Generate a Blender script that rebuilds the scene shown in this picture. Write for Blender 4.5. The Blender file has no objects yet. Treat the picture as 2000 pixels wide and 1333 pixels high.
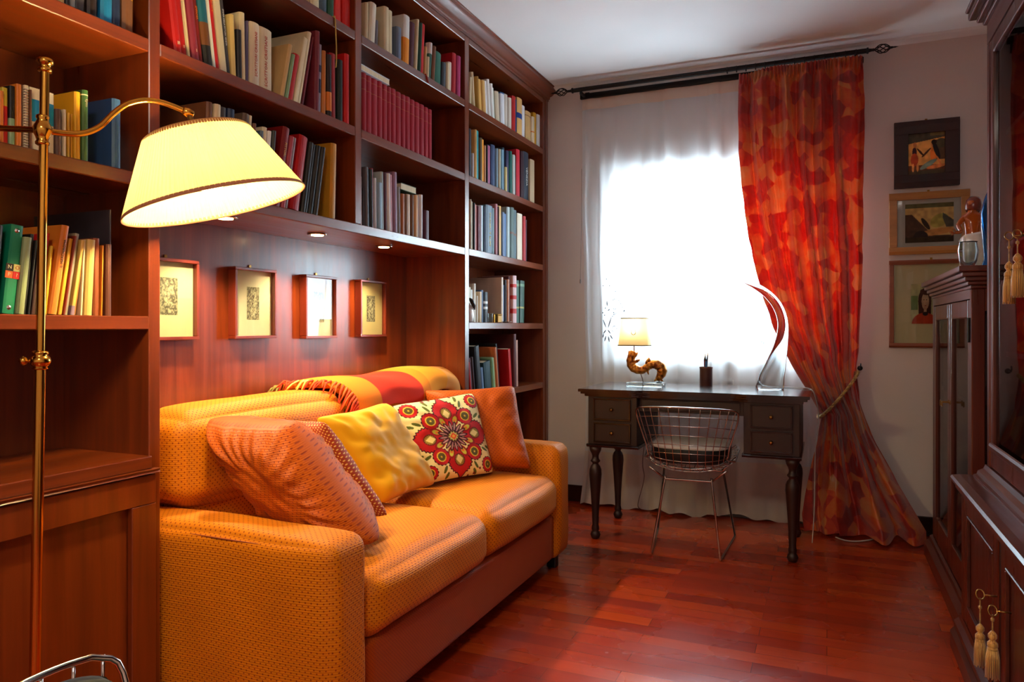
import bpy, bmesh, math, random
import numpy as np
from mathutils import Vector, Matrix
R = math.radians
SC = bpy.context.scene
COL = SC.collection
random.seed(7)

# ------------------------------------------------------------------ camera, world, lights, exposure
F, H, CX, YH = 1422.0, 1.13, 1000.0, 640.0          # focal length in pixels, eye height, optical centre, horizon row
YAW = 23.39
S_, C_ = math.sin(R(YAW)), math.cos(R(YAW))
cd = bpy.data.cameras.new('camera'); cam = bpy.data.objects.new('camera', cd); COL.objects.link(cam)
cam.location = (0, 0, H); cam.rotation_euler = (R(90), 0, R(YAW))
cd.sensor_width = 36; cd.lens = F / 2000 * 36; cd.shift_y = -26.5 / 2000
cd.clip_start = 0.05
SC.camera = cam
SC.view_settings.view_transform = 'Standard'; SC.view_settings.look = 'None'
SC.view_settings.exposure = 0.0; SC.view_settings.gamma = 1.0; SC.view_settings.use_curve_mapping = False

W = bpy.data.worlds.new('daylight'); SC.world = W; W.use_nodes = True
bg = W.node_tree.nodes['Background']; bg.inputs[0].default_value = (0.76, 0.88, 1.0, 1); bg.inputs[1].default_value = 35.0

def light(name, kind, loc, energy, color, size=0.1, rot=None, size_y=None, **kw):
    ld = bpy.data.lights.new(name, kind); ld.energy = energy; ld.color = color
    o = bpy.data.objects.new(name, ld); COL.objects.link(o); o.location = loc
    if rot: o.rotation_euler = rot
    if kind == 'AREA':
        ld.size = size
        if size_y: ld.shape = 'RECTANGLE'; ld.size_y = size_y
    else: ld.shadow_soft_size = size
    for k, v in kw.items():
        if hasattr(ld, k): setattr(ld, k, v)
        else: setattr(ld.cycles, k, v)
    return o

# daylight enters through the window opening (sampling portal) ; warm fill light added behind the camera, source unseen
light('window_daylight', 'AREA', (-0.56, 4.80, 1.56), 1, (1, 1, 1), 1.30, (R(-90), 0, 0), 1.30, is_portal=True)
light('added_fill_light', 'AREA', (-0.10, -0.60, 2.60), 38, (1.0, 0.88, 0.76), 0.5, (0, 0, 0), 0.5)
LAMP_E, SPOT_E, DESK_E = 190.0, 48.0, 2.8
WARM = (1.0, 0.80, 0.38)

# ------------------------------------------------------------------ helpers
def at(x, y, X=None, Y=None, Z=None, d=None):
    """A point of the place seen at pixel x, y of the photograph, on the plane X=, Y= or Z=, or at camera depth d."""
    r = (x - CX) / F; v = (YH - y) / F
    dx, dy = C_ * r - S_, S_ * r + C_
    z = d if d is not None else X / dx if X is not None else Y / dy if Y is not None else (Z - H) / v
    return Vector((dx * z, dy * z, H + v * z))

def lin(c):
    return tuple(((v / 255) / 12.92 if v <= 10.3 else (((v / 255) + .055) / 1.055) ** 2.4) for v in c)

ORG = {}
def tag(o, label=None, cat=None, group=None, kind=None):
    if label: o['label'] = label
    if cat: o['category'] = cat
    if group: o['group'] = group
    if kind: o['kind'] = kind
    return o

def thing(name, label, cat, loc=(0, 0, 0), group=None, kind=None):
    o = bpy.data.objects.new(name, None); COL.objects.link(o); o.location = loc; o.empty_display_size = .05
    ORG[o.name] = Vector(loc)
    return tag(o, label, cat, group, kind)

def link(name, me, mat, parent=None, smooth=False, org=None):
    o = bpy.data.objects.new(name, me); COL.objects.link(o)
    if mat:
        for m in (mat if isinstance(mat, (list, tuple)) else [mat]): me.materials.append(m)
    off = Vector((0, 0, 0))
    if parent is not None:
        off = ORG[parent.name]; o.parent = parent
    elif org is not None:
        off = Vector(org); o.location = off
    if off.length > 0: me.transform(Matrix.Translation(-off))
    ORG[o.name] = off
    if smooth:
        me.polygons.foreach_set('use_smooth', [True] * len(me.polygons))
    return o

def obj(name, bm, mat, parent=None, smooth=False, org=None, auto=None):
    me = bpy.data.meshes.new(name)
    bmesh.ops.recalc_face_normals(bm, faces=bm.faces)
    bm.to_mesh(me); bm.free()
    o = link(name, me, mat, parent, smooth, org)
    if auto:
        me.polygons.foreach_set('use_smooth', [True] * len(me.polygons))
        try: me.set_sharp_from_angle(angle=R(auto))
        except Exception: pass
    return o

def NB(): return bmesh.new()

def box(bm, x0, x1, y0, y1, z0, z1, bev=0, seg=2, mi=0):
    x0, x1 = sorted((x0, x1)); y0, y1 = sorted((y0, y1)); z0, z1 = sorted((z0, z1))
    vs = [bm.verts.new((x, y, z)) for x in (x0, x1) for y in (y0, y1) for z in (z0, z1)]
    fs = [bm.faces.new([vs[i] for i in q]) for q in ((0, 1, 3, 2), (4, 6, 7, 5), (0, 4, 5, 1), (2, 3, 7, 6), (0, 2, 6, 4), (1, 5, 7, 3))]
    for f in fs: f.material_index = mi
    if bev:
        es = list({e for f in fs for e in f.edges})
        bmesh.ops.bevel(bm, geom=es, offset=bev, segments=seg, profile=.5, affect='EDGES')
    return vs

def prism(bm, pts, axis, a, b, bev=0):
    """Extrude a 2D outline along axis (0,1,2) from a to b; pts are the two other coordinates in order."""
    def P(p, t):
        l = list(p); l.insert(axis, t); return l
    A = [bm.verts.new(P(p, a)) for p in pts]; B = [bm.verts.new(P(p, b)) for p in pts]
    n = len(pts); fs = [bm.faces.new(A), bm.faces.new(B[::-1])]
    for i in range(n): fs.append(bm.faces.new((A[i], B[i], B[(i + 1) % n], A[(i + 1) % n])))
    if bev:
        es = list({e for f in fs[:2] for e in f.edges})
        bmesh.ops.bevel(bm, geom=es, offset=bev, segments=2, profile=.5, affect='EDGES')

def frame_of(d):
    d = d.normalized(); u = d.orthogonal().normalized(); return u, d.cross(u).normalized()

def tube(bm, pts, rad, seg=8, closed=False, caps=True):
    pts = [Vector(p) for p in pts]; n = len(pts)
    rr = rad if isinstance(rad, list) else [rad] * n
    rings = []; u = None
    for i, p in enumerate(pts):
        d = (pts[(i + 1) % n] - pts[i - 1]) if closed else pts[min(i + 1, n - 1)] - pts[max(i - 1, 0)]
        if d.length < 1e-9: d = Vector((0, 0, 1))
        d.normalize()
        if u is None: u, w = frame_of(d)
        else:
            u = (u - d * u.dot(d)); u = u.normalized() if u.length > 1e-6 else frame_of(d)[0]; w = d.cross(u)
        r = rr[i]; ra, rb = r if isinstance(r, tuple) else (r, r)
        rings.append([bm.verts.new(p + u * math.cos(t) * ra + w * math.sin(t) * rb) for t in [2 * math.pi * k / seg for k in range(seg)]])
    for i in range(n if closed else n - 1):
        a, b = rings[i], rings[(i + 1) % n]
        for k in range(seg): bm.faces.new((a[k], a[(k + 1) % seg], b[(k + 1) % seg], b[k]))
    if not closed and caps: bm.faces.new(rings[0][::-1]); bm.faces.new(rings[-1])

def cyl(bm, p, q, r, seg=16): tube(bm, [p, q], r, seg)

def lathe(bm, prof, c=(0, 0, 0), axis=Vector((0, 0, 1)), seg=24, ripple=0, nr=0, caps=True):
    """prof: (radius, height) pairs along axis from c."""
    axis = Vector(axis).normalized(); c = Vector(c)
    u = Vector((1, 0, 0)) if abs(axis.x) < .9 else Vector((0, 1, 0))
    u = (u - axis * u.dot(axis)).normalized(); w = axis.cross(u)
    rings = []
    for r, h in prof:
        rings.append([bm.verts.new(c + axis * h + (u * math.cos(t) + w * math.sin(t)) * (r * (1 + ripple * math.cos(nr * t)))) for t in [2 * math.pi * k / seg for k in range(seg)]])
    for a, b in zip(rings, rings[1:]):
        for k in range(seg): bm.faces.new((a[k], a[(k + 1) % seg], b[(k + 1) % seg], b[k]))
    if caps: bm.faces.new(rings[0][::-1]); bm.faces.new(rings[-1])

def spline(pts, n=8):
    """Catmull-Rom through pts (tuples of any length)."""
    P = [np.array(p, float) for p in pts]; P = [2 * P[0] - P[1]] + P + [2 * P[-1] - P[-2]]; out = []
    for i in range(1, len(P) - 2):
        for k in range(n):
            t = k / n; a, b, c, d = P[i - 1], P[i], P[i + 1], P[i + 2]
            out.append(.5 * ((2 * b) + (c - a) * t + (2 * a - 5 * b + 4 * c - d) * t * t + (3 * b - a - 3 * c + d) * t ** 3))
    out.append(P[-2]); return out

def gridmesh(name, V, uv=None, colr=None, wrap_u=False):
    """V: array (nv, nu, 3) -> mesh with optional uv (nv,nu,2) and colour (nv,nu,3, srgb 0-255)."""
    nv, nu = V.shape[:2]
    me = bpy.data.meshes.new(name)
    idx = np.arange(nv * nu).reshape(nv, nu)
    if wrap_u: idx2 = np.concatenate([idx, idx[:, :1]], 1)
    else: idx2 = idx
    q = np.stack([idx2[:-1, :-1], idx2[:-1, 1:], idx2[1:, 1:], idx2[1:, :-1]], -1).reshape(-1, 4)
    me.from_pydata(V.reshape(-1, 3).tolist(), [], q.tolist())
    if uv is not None:
        l = me.uv_layers.new(name='UVMap'); vi = np.empty(len(me.loops), int); me.loops.foreach_get('vertex_index', vi)
        l.data.foreach_set('uv', uv.reshape(-1, 2)[vi].astype(np.float32).ravel())
    if colr is not None: setcol(me, colr.reshape(-1, 3))
    return me

def setcol(me, c):
    c = np.clip(np.asarray(c, float) / 255, 0, 1); c = np.where(c <= .04045, c / 12.92, ((c + .055) / 1.055) ** 2.4)
    a = me.color_attributes.new('Col', 'FLOAT_COLOR', 'POINT')
    a.data.foreach_set('color', np.concatenate([c, np.ones((len(c), 1))], 1).astype(np.float32).ravel())

def join_meshes(name, mes):
    bm = bmesh.new()
    for m in mes: bm.from_mesh(m)
    me = bpy.data.meshes.new(name); bm.to_mesh(me); bm.free(); return me

def vnoise(x, y, seed=0):
    """Smooth value noise on arrays."""
    rs = np.random.RandomState(seed); T = rs.rand(64, 64)
    xi, yi = np.floor(x).astype(int), np.floor(y).astype(int); fx, fy = x - xi, y - yi
    fx, fy = fx * fx * (3 - 2 * fx), fy * fy * (3 - 2 * fy)
    g = lambda i, j: T[i % 64, j % 64]
    return (g(xi, yi) * (1 - fx) + g(xi + 1, yi) * fx) * (1 - fy) + (g(xi, yi + 1) * (1 - fx) + g(xi + 1, yi + 1) * fx) * fy

def rbox(name, x0, x1, y0, y1, z0, z1, r=.03, n=22, puff=(0, 0, 0), wr=0, seed=1, wscale=9):
    """Upholstered block: rounded edges, faces puffed outward, soft wrinkles; uv in metres by face direction."""
    c = np.array([(x0 + x1) / 2, (y0 + y1) / 2, (z0 + z1) / 2]); h = np.array([abs(x1 - x0) / 2, abs(y1 - y0) / 2, abs(z1 - z0) / 2])
    bm = bmesh.new(); t = np.linspace(-1, 1, n); t = np.sign(t) * (1 - (1 - abs(t)) ** 1.35)
    uvl = bm.loops.layers.uv.new('UVMap'); inner = np.maximum(h - r, 1e-4)
    cache = {}
    def vert(p):
        k = tuple(np.round(p, 6))
        if k in cache: return cache[k]
        q = p * h; cl = np.clip(q, -inner, inner); d = q - cl; L = np.linalg.norm(d)
        s = cl + (d / L * r if L > 1e-9 else 0)
        for a in range(3):
            b_, c_ = (a + 1) % 3, (a + 2) % 3
            w = abs(p[a]) ** 6
            s[a] += np.sign(p[a]) * puff[a] * w * (1 - p[b_] ** 4) * (1 - p[c_] ** 4)
        if wr:
            ph = seed * 7.3
            s += wr * np.array([math.sin(wscale * q[1] * 2.1 + q[2] * 17 + ph), math.sin(wscale * q[0] * 2 + q[2] * 13 + ph * 2), math.sin(wscale * q[0] * 1.7 + wscale * q[1] + ph)]) * .5
        v = bm.verts.new(s + c); cache[k] = v; return v
    for a in range(3):
        b_, c_ = (a + 1) % 3, (a + 2) % 3
        for sg in (-1, 1):
            for i in range(n - 1):
                for j in range(n - 1):
                    ps = []
                    for (ii, jj) in ((i, j), (i + 1, j), (i + 1, j + 1), (i, j + 1)):
                        p = np.zeros(3); p[a] = sg; p[b_] = t[ii]; p[c_] = t[jj]; ps.append(p)
                    vs = [vert(p) for p in ps]
                    if len(set(vs)) < 4: continue
                    f = bm.faces.new(vs)
                    for l, p in zip(f.loops, ps):
                        q = p * h + c; l[uvl].uv = (q[1] if a != 1 else q[0], q[2] if a != 2 else q[0])
    bmesh.ops.recalc_face_normals(bm, faces=bm.faces)
    me = bpy.data.meshes.new(name); bm.to_mesh(me); bm.free(); return me

def cushion(name, A, B, Cc, D, th, n=44, wr=.006, seed=1, colf=None, pinch=.07, size=.42, rf=14, rg=1.0):
    """Scatter cushion spanning corners A (top left), B (top right), Cc (bottom right), D (bottom left) seen from its face."""
    A, B, Cc, D = (np.array(p, float) for p in (A, B, Cc, D))
    u, v = np.meshgrid(np.linspace(-1, 1, n), np.linspace(1, -1, n))
    rc = 1 - .05 * (u * v) ** 6
    pu = u * rc * (1 - pinch * (1 - v ** 2) * abs(u) ** 2); pv = v * rc * (1 - pinch * (1 - u ** 2) * abs(v) ** 2)
    a, b = (pu + 1) / 2, (pv + 1) / 2
    base = ((D[None, None] * (1 - a)[..., None] + Cc * a[..., None]) * (1 - b)[..., None] + (A * (1 - a)[..., None] + B * a[..., None]) * b[..., None])
    nrm = np.cross(B - D, A - Cc); nrm /= np.linalg.norm(nrm)
    prof = (np.clip(1 - u ** 4, 0, 1) * np.clip(1 - v ** 4, 0, 1)) ** .5
    mes = []
    for sg in (1, -1):
        rad = np.sqrt(u * u + v * v)
        rip = np.sin(np.arctan2(v, u) * rf + seed * 3 + 4 * vnoise(u * 3 + 9, v * 3 + 9, seed)) * np.clip(rad - .45, 0, 1) * np.clip(1 - np.maximum(abs(u), abs(v)) ** 8, 0, 1)
        w = wr * (rip * rg + 2.2 * (vnoise(u * 2.5 + 20, v * 2.5 + 20, seed + 3) - .5) + 1.2 * (vnoise(u * 6 + 20, v * 6 + 20, seed + 5) - .5)) * np.clip(prof * 2, 0, 1)
        V = base + nrm * (sg * (th / 2 * prof + w * .8) + 0)[..., None]
        uv = np.stack([(u + 1) / 2 * size, (v + 1) / 2 * size], -1)
        cc = colf(u, v) if colf is not None and sg == 1 else (colf(u, v) if colf is not None else None)
        mes.append(gridmesh(name + 'side', V, uv, cc))
    me = join_meshes(name, mes)
    bm = bmesh.new(); bm.from_mesh(me); bmesh.ops.remove_doubles(bm, verts=bm.verts, dist=1e-5); bmesh.ops.recalc_face_normals(bm, faces=bm.faces); bm.to_mesh(me); bm.free()
    return me

def solid(name, V, t, uv=None, colr=None):
    """Grid surface V given real thickness t."""
    me = gridmesh(name, V, uv, colr)
    bm = bmesh.new(); bm.from_mesh(me)
    bm.normal_update()
    return me, bm

def text(name, s, size, mat, parent, origin, ux, uy, ext=.0006, align='CENTER', width=None):
    """Raised lettering: baseline direction ux, up direction uy."""
    cu = bpy.data.curves.new(name, 'FONT'); cu.body = s; cu.size = size; cu.extrude = ext; cu.align_x = align; cu.align_y = 'CENTER'; cu.resolution_u = 2
    t = bpy.data.objects.new(name, cu); COL.objects.link(t)
    dg = bpy.context.evaluated_depsgraph_get(); dg.update()
    me = bpy.data.meshes.new_from_object(t.evaluated_get(dg)); bpy.data.objects.remove(t); bpy.data.curves.remove(cu)
    ux, uy = Vector(ux).normalized(), Vector(uy).normalized(); un = ux.cross(uy)
    k = 1
    if width:
        xs = [v.co.x for v in me.vertices]; k = width / max(1e-6, max(xs) - min(xs))
    me.transform(Matrix(((ux.x * k, uy.x, un.x, origin[0]), (ux.y * k, uy.y, un.y, origin[1]), (ux.z * k, uy.z, un.z, origin[2]), (0, 0, 0, 1))))
    me.materials.clear()
    return link(name, me, mat, parent)

# ------------------------------------------------------------------ materials
def base_mat(name, color=(200, 200, 200), rough=.5, metal=0, **kw):
    m = bpy.data.materials.new(name); m.use_nodes = True; p = m.node_tree.nodes['Principled BSDF']
    p.inputs['Base Color'].default_value = (*lin(color), 1); p.inputs['Roughness'].default_value = rough; p.inputs['Metallic'].default_value = metal
    for k, v in kw.items():
        p.inputs[{'coat': 'Coat Weight', 'coat_rough': 'Coat Roughness', 'sheen': 'Sheen Weight', 'trans': 'Transmission Weight', 'ior': 'IOR', 'emit': 'Emission Strength', 'sss': 'Subsurface Weight', 'spec': 'Specular IOR Level', 'aniso': 'Anisotropic'}[k]].default_value = v
        if k == 'emit': p.inputs['Emission Color'].default_value = (*lin(color), 1)
    return m

class G:
    """Small node-graph writer."""
    def __init__(s, m): s.t = m.node_tree; s.p = s.t.nodes['Principled BSDF']; s.out = s.t.nodes['Material Output']
    def n(s, k, ins=None, **at_):
        nd = s.t.nodes.new(k)
        for a, v in at_.items(): setattr(nd, a, v)
        for i, v in (ins or {}).items():
            if isinstance(v, bpy.types.NodeSocket): s.t.links.new(v, nd.inputs[i])
            else: nd.inputs[i].default_value = v
        return nd
    def coord(s, kind='Object', scale=(1, 1, 1), rot=(0, 0, 0)):
        tc = s.n('ShaderNodeTexCoord'); mp = s.n('ShaderNodeMapping', {0: tc.outputs[kind]}); mp.inputs['Scale'].default_value = scale; mp.inputs['Rotation'].default_value = rot
        return mp.outputs[0]
    def world(s, scale=(1, 1, 1), rot=(0, 0, 0)):
        tc = s.n('ShaderNodeNewGeometry'); mp = s.n('ShaderNodeMapping', {0: tc.outputs['Position']}); mp.inputs['Scale'].default_value = scale; mp.inputs['Rotation'].default_value = rot
        return mp.outputs[0]
    def ramp(s, fac, stops):
        r = s.n('ShaderNodeValToRGB', {0: fac}); e = r.color_ramp.elements
        while len(e) < len(stops): e.new(.5)
        for i, (p, c) in enumerate(stops): e[i].position = p; e[i].color = (*lin(c), 1) if len(c) == 3 else c
        return r.outputs[0]
    def mix(s, fac, a, b, mode='MIX'):
        m = s.n('ShaderNodeMix', data_type='RGBA', blend_type=mode)
        for i, v in ((0, fac), (6, a), (7, b)):
            if isinstance(v, bpy.types.NodeSocket): s.t.links.new(v, m.inputs[i])
            else: m.inputs[i].default_value = (*lin(v), 1) if isinstance(v, tuple) else v
        return m.outputs[2]
    def bump(s, h, strength=.2, dist=.01):
        b = s.n('ShaderNodeBump', {'Height': h, 'Strength': strength, 'Distance': dist}); s.t.links.new(b.outputs[0], s.p.inputs['Normal']); return b
    def base(s, c): s.t.links.new(c, s.p.inputs['Base Color'])
    def set(s, i, v): s.t.links.new(v, s.p.inputs[i])

def wood(name, dark, light_, grain, rough=.3, coat=.25, scale=1.0, contrast=1.0, coat_rough=.12):
    m = base_mat(name, light_, rough, coat=coat, coat_rough=coat_rough); g = G(m)
    k = [26 * scale] * 3; k[grain] = 1.3 * scale
    co = g.world(tuple(k))
    n1 = g.n('ShaderNodeTexNoise', {0: co, 'Scale': 1.0, 'Detail': 6.0, 'Roughness': .62, 'Distortion': .6})
    k2 = [5 * scale] * 3; k2[grain] = .45 * scale
    n2 = g.n('ShaderNodeTexNoise', {0: g.world(tuple(k2)), 'Scale': 1.0, 'Detail': 3.0, 'Distortion': 1.2})
    f = g.n('ShaderNodeMath', {0: n1.outputs[0], 1: n2.outputs[0]}, operation='ADD')
    h = g.n('ShaderNodeMath', {0: f.outputs[0], 1: .5}, operation='MULTIPLY')
    c = g.ramp(h.outputs[0], [(.32, dark), (.68, light_)])
    g.base(c)
    rr = g.n('ShaderNodeMapRange', {0: n1.outputs[0], 1: .3, 2: .7, 3: rough * .85, 4: rough * 1.25}); g.set('Roughness', rr.outputs[0])
    g.bump(n1.outputs[0], .05, .002)
    return m

M = {}
M['cherry_v'] = wood('cherry_wood_upright_grain', (72, 24, 7), (136, 56, 13), 2, .32, .5, coat_rough=.22)
M['cherry_h'] = wood('cherry_wood_long_grain', (72, 23, 7), (136, 56, 13), 1, .32, .5, coat_rough=.22)
M['walnut'] = wood('dark_walnut', (28, 9, 7), (52, 19, 12), 2, .45, .05)
M['walnut_h'] = wood('dark_walnut_top', (26, 11, 8), (52, 23, 15), 0, .20, .5)
M['mahog'] = wood('old_mahogany', (50, 15, 9), (98, 36, 20), 2, .30, .35)
M['mahog_h'] = wood('old_mahogany_long', (58, 21, 13), (104, 46, 30), 1, .34, .3)
M['oakframe'] = wood('golden_frame_wood', (146, 92, 34), (188, 130, 60), 0, .4, .2)
M['brownframe'] = wood('brown_frame_wood', (110, 52, 26), (146, 76, 40), 0, .45, .1)
M['darkframe'] = wood('dark_frame_wood', (28, 12, 12), (58, 24, 20), 2, .5, .1)
M['redframe'] = wood('reddish_frame_wood', (84, 24, 10), (120, 42, 16), 2, .35, .3)
M['brass'] = base_mat('polished_brass', (214, 158, 66), .16, 1.0)
M['brass_d'] = base_mat('aged_brass', (150, 112, 58), .3, 1.0)
M['chrome'] = base_mat('chromed_wire', (205, 200, 196), .14, 1.0)
M['iron'] = base_mat('black_iron', (26, 22, 22), .45, .6)
M['black'] = base_mat('black_plastic', (16, 16, 18), .4)
M['white'] = base_mat('white_gloss', (232, 232, 230), .3)
M['paper'] = base_mat('book_pages', (222, 206, 172), .85)
g = G(M['paper']); g.base(g.ramp(g.n('ShaderNodeTexNoise', {0: g.world((900, 900, 4)), 'Scale': 1.0}).outputs[0], [(.3, (196, 176, 138)), (.7, (230, 216, 184))]))

def wallpaint(name, c, bump=.08):
    m = base_mat(name, c, .9, spec=.2); g = G(m)
    n = g.n('ShaderNodeTexNoise', {0: g.world((60, 60, 60)), 'Scale': 1.0, 'Detail': 4.0}); g.bump(n.outputs[0], bump, .004)
    n2 = g.n('ShaderNodeTexNoise', {0: g.world((1.5, 1.5, 1.5)), 'Scale': 1.0, 'Detail': 2.0})
    g.base(g.ramp(n2.outputs[0], [(.3, tuple(int(v * .97) for v in c)), (.7, c)])); return m
M['wall'] = wallpaint('pale_plaster', (212, 200, 194))
M['ceil'] = wallpaint('ceiling_paint', (236, 236, 236), .03)
M['white_wall'] = wallpaint('white_trim_paint', (226, 222, 218), .01)

def floor_mat():
    m = base_mat('jatoba_strip_parquet', (120, 30, 12), .26, coat=.35, coat_rough=.16); g = G(m)
    co = g.world((1, 1, 1))
    br = g.n('ShaderNodeTexBrick', {0: co, 'Color1': (0, 0, 0, 1), 'Color2': (1, 1, 1, 1), 'Mortar': (.5, .5, .5, 1), 'Scale': 1.0, 'Mortar Size': .0008, 'Mortar Smooth': .1, 'Bias': 0.0, 'Brick Width': .62, 'Row Height': .078}, offset=.37, offset_frequency=2, squash=1.0)
    n1 = g.n('ShaderNodeTexNoise', {0: g.world((2.2, 34, 1)), 'Scale': 1.0, 'Detail': 6.0, 'Roughness': .6, 'Distortion': .5})
    v = g.mix(.42, br.outputs[0], n1.outputs[0])
    c = g.ramp(v, [(.15, (136, 34, 6)), (.5, (166, 48, 9)), (.85, (192, 72, 17))])
    fac = g.n('ShaderNodeMath', {0: br.outputs[1], 1: .7}, operation='MULTIPLY')
    g.base(g.mix(fac.outputs[0], c, (40, 10, 4)))
    n2 = g.n('ShaderNodeTexNoise', {0: g.world((3, 3, 1)), 'Scale': 1.0, 'Detail': 3.0})
    rr = g.n('ShaderNodeMapRange', {0: n2.outputs[0], 1: .3, 2: .7, 3: .2, 4: .34}); g.set('Roughness', rr.outputs[0])
    g.bump(n1.outputs[0], .04, .002); return m
M['floor'] = floor_mat()

def dotted(name, c, dot, pitch=.0125, rough=.5, sheen=.04, dots=.26, ribs=True):
    """Jacquard upholstery: small staggered dots woven on fine ribs; uv in metres."""
    m = base_mat(name, c, rough, sheen=sheen, spec=.2); g = G(m)
    co = g.coord('UV', (1 / pitch, 1 / pitch, 1), (0, 0, R(45)))
    v = g.n('ShaderNodeTexVoronoi', {0: co, 'Scale': 1.0, 'Randomness': 0.0}, feature='F1', voronoi_dimensions='2D')
    r = g.n('ShaderNodeMapRange', {0: v.outputs[0], 1: dots, 2: dots + .07, 3: 1.0, 4: 0.0})
    n = g.n('ShaderNodeTexNoise', {0: g.coord('UV', (9, 9, 1)), 'Scale': 1.0, 'Detail': 3.0})
    cc = g.mix(n.outputs[0], tuple(v_ * .93 for v_ in c), c)
    g.base(g.mix(r.outputs[0], cc, dot))
    w = g.n('ShaderNodeTexWave', {0: g.coord('UV', (1, 1, 1)), 'Scale': 1 / pitch * .318 * 2, 'Distortion': .4}, bands_direction='Y')
    hh = g.n('ShaderNodeMath', {0: w.outputs[1], 1: r.outputs[0]}, operation='SUBTRACT')
    g.bump(hh.outputs[0], .35, .0015)
    return m
M['sofa'] = dotted('orange_dotted_upholstery', (220, 126, 5), (146, 58, 5), dots=.16)
M['sofa_plain'] = dotted('orange_valance', (184, 78, 8), (150, 56, 8), .008)
M['rust'] = dotted('rust_dotted_cushion_fabric', (186, 84, 4), (134, 44, 8), dots=.16, rough=.5)
M['rust_gold'] = dotted('rust_fabric_with_gold_dots', (160, 52, 12), (226, 168, 86), .011, dots=.2)
def cloth(name, c, rough=.8, sheen=.1, sc=500, bump=.15):
    m = base_mat(name, c, rough, sheen=sheen, spec=.2); g = G(m)
    n = g.n('ShaderNodeTexNoise', {0: g.coord('UV', (sc, sc, 1)), 'Scale': 1.0, 'Detail': 2.0}); g.bump(n.outputs[0], bump, .001)
    n2 = g.n('ShaderNodeTexNoise', {0: g.coord('UV', (12, 12, 1)), 'Scale': 1.0}); g.base(g.mix(n2.outputs[0], tuple(v * .92 for v in c), c)); return m
M['velvet'] = cloth('yellow_velvet', (222, 164, 14), .6, .1)
M['pad'] = cloth('grey_seat_pad_cloth', (226, 216, 212)); M['pad_dark'] = cloth('dark_green_grey_pad', (58, 60, 50))
def vcol(name, rough=.7, sheen=.2, weave=0, spec=.3):
    m = base_mat(name, (255, 255, 255), rough, sheen=sheen, spec=spec); g = G(m)
    a = g.n('ShaderNodeVertexColor', layer_name='Col'); g.base(a.outputs[0])
    if weave:
        n = g.n('ShaderNodeTexNoise', {0: g.coord('UV', (weave, weave, 1)), 'Scale': 1.0, 'Detail': 2.0}); g.bump(n.outputs[0], .3, .0015)
    return m
M['print'] = vcol('printed_surface', .75, 0); M['mandala'] = vcol('printed_cotton', .75, .03, 300); M['throw'] = vcol('brushed_wool', .95, .0, 160)

def glass_thin(name, tint=(240, 245, 245), refl=1.0):
    m = bpy.data.materials.new(name); m.use_nodes = True; t = m.node_tree; t.nodes.clear()
    o = t.nodes.new('ShaderNodeOutputMaterial'); mx = t.nodes.new('ShaderNodeMixShader'); tr = t.nodes.new('ShaderNodeBsdfTransparent'); gl = t.nodes.new('ShaderNodeBsdfGlossy'); fr = t.nodes.new('ShaderNodeFresnel'); mm = t.nodes.new('ShaderNodeMath')
    tr.inputs[0].default_value = (*lin(tint), 1); gl.inputs['Roughness'].default_value = .02; fr.inputs[0].default_value = 1.5; mm.operation = 'MULTIPLY'; mm.inputs[1].default_value = refl * 1.6
    ge = t.nodes.new('ShaderNodeNewGeometry'); ib = t.nodes.new('ShaderNodeMath'); ib.operation = 'SUBTRACT'; ib.inputs[0].default_value = 1; t.links.new(ge.outputs['Backfacing'], ib.inputs[1])
    m3 = t.nodes.new('ShaderNodeMath'); m3.operation = 'MULTIPLY'; t.links.new(mm.outputs[0], m3.inputs[0]); t.links.new(ib.outputs[0], m3.inputs[1])
    t.links.new(fr.outputs[0], mm.inputs[0]); t.links.new(m3.outputs[0], mx.inputs[0]); t.links.new(tr.outputs[0], mx.inputs[1]); t.links.new(gl.outputs[0], mx.inputs[2]); t.links.new(mx.outputs[0], o.inputs[0]); return m
M['pane'] = glass_thin('clear_pane'); M['pane_old'] = glass_thin('old_cabinet_glass', (206, 200, 200), .45)
M['crystal'] = base_mat('clear_crystal', (226, 238, 242), .0, trans=1.0, ior=1.49)
M['blueglass'] = base_mat('deep_blue_glass', (30, 110, 190), .05, trans=.75, ior=1.45)
M['amber'] = base_mat('amber_glass_resin', (178, 84, 24), .12, coat=.6)

def sheer_mat(name, c, tr=.25, transl=.6):
    m = bpy.data.materials.new(name); m.use_nodes = True; t = m.node_tree; t.nodes.clear(); N = t.nodes.new; L = t.links.new
    o = N('ShaderNodeOutputMaterial'); a = N('ShaderNodeMixShader'); b = N('ShaderNodeMixShader'); T = N('ShaderNodeBsdfTransparent'); U = N('ShaderNodeBsdfTranslucent'); D = N('ShaderNodeBsdfDiffuse')
    T.inputs[0].default_value = (1, 1, 1, 1); U.inputs[0].default_value = (*lin(c), 1); D.inputs[0].default_value = (*lin(c), 1)
    b.inputs[0].default_value = transl; L(D.outputs[0], b.inputs[1]); L(U.outputs[0], b.inputs[2]); a.inputs[0].default_value = 1 - tr; L(T.outputs[0], a.inputs[1]); L(b.outputs[0], a.inputs[2]); L(a.outputs[0], o.inputs[0]); return m
M['sheer'] = sheer_mat('white_voile', (240, 242, 244), .24, .6)
M['hem'] = sheer_mat('doubled_voile', (222, 208, 196), .04, .35)
M['tape'] = sheer_mat('cream_heading_tape', (226, 206, 190), .04, .3)
M['shade'] = sheer_mat('pleated_cream_silk', (255, 226, 146), .0, .215)
M['deskshade'] = sheer_mat('parchment_shade', (244, 230, 184), .0, .22)

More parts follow.
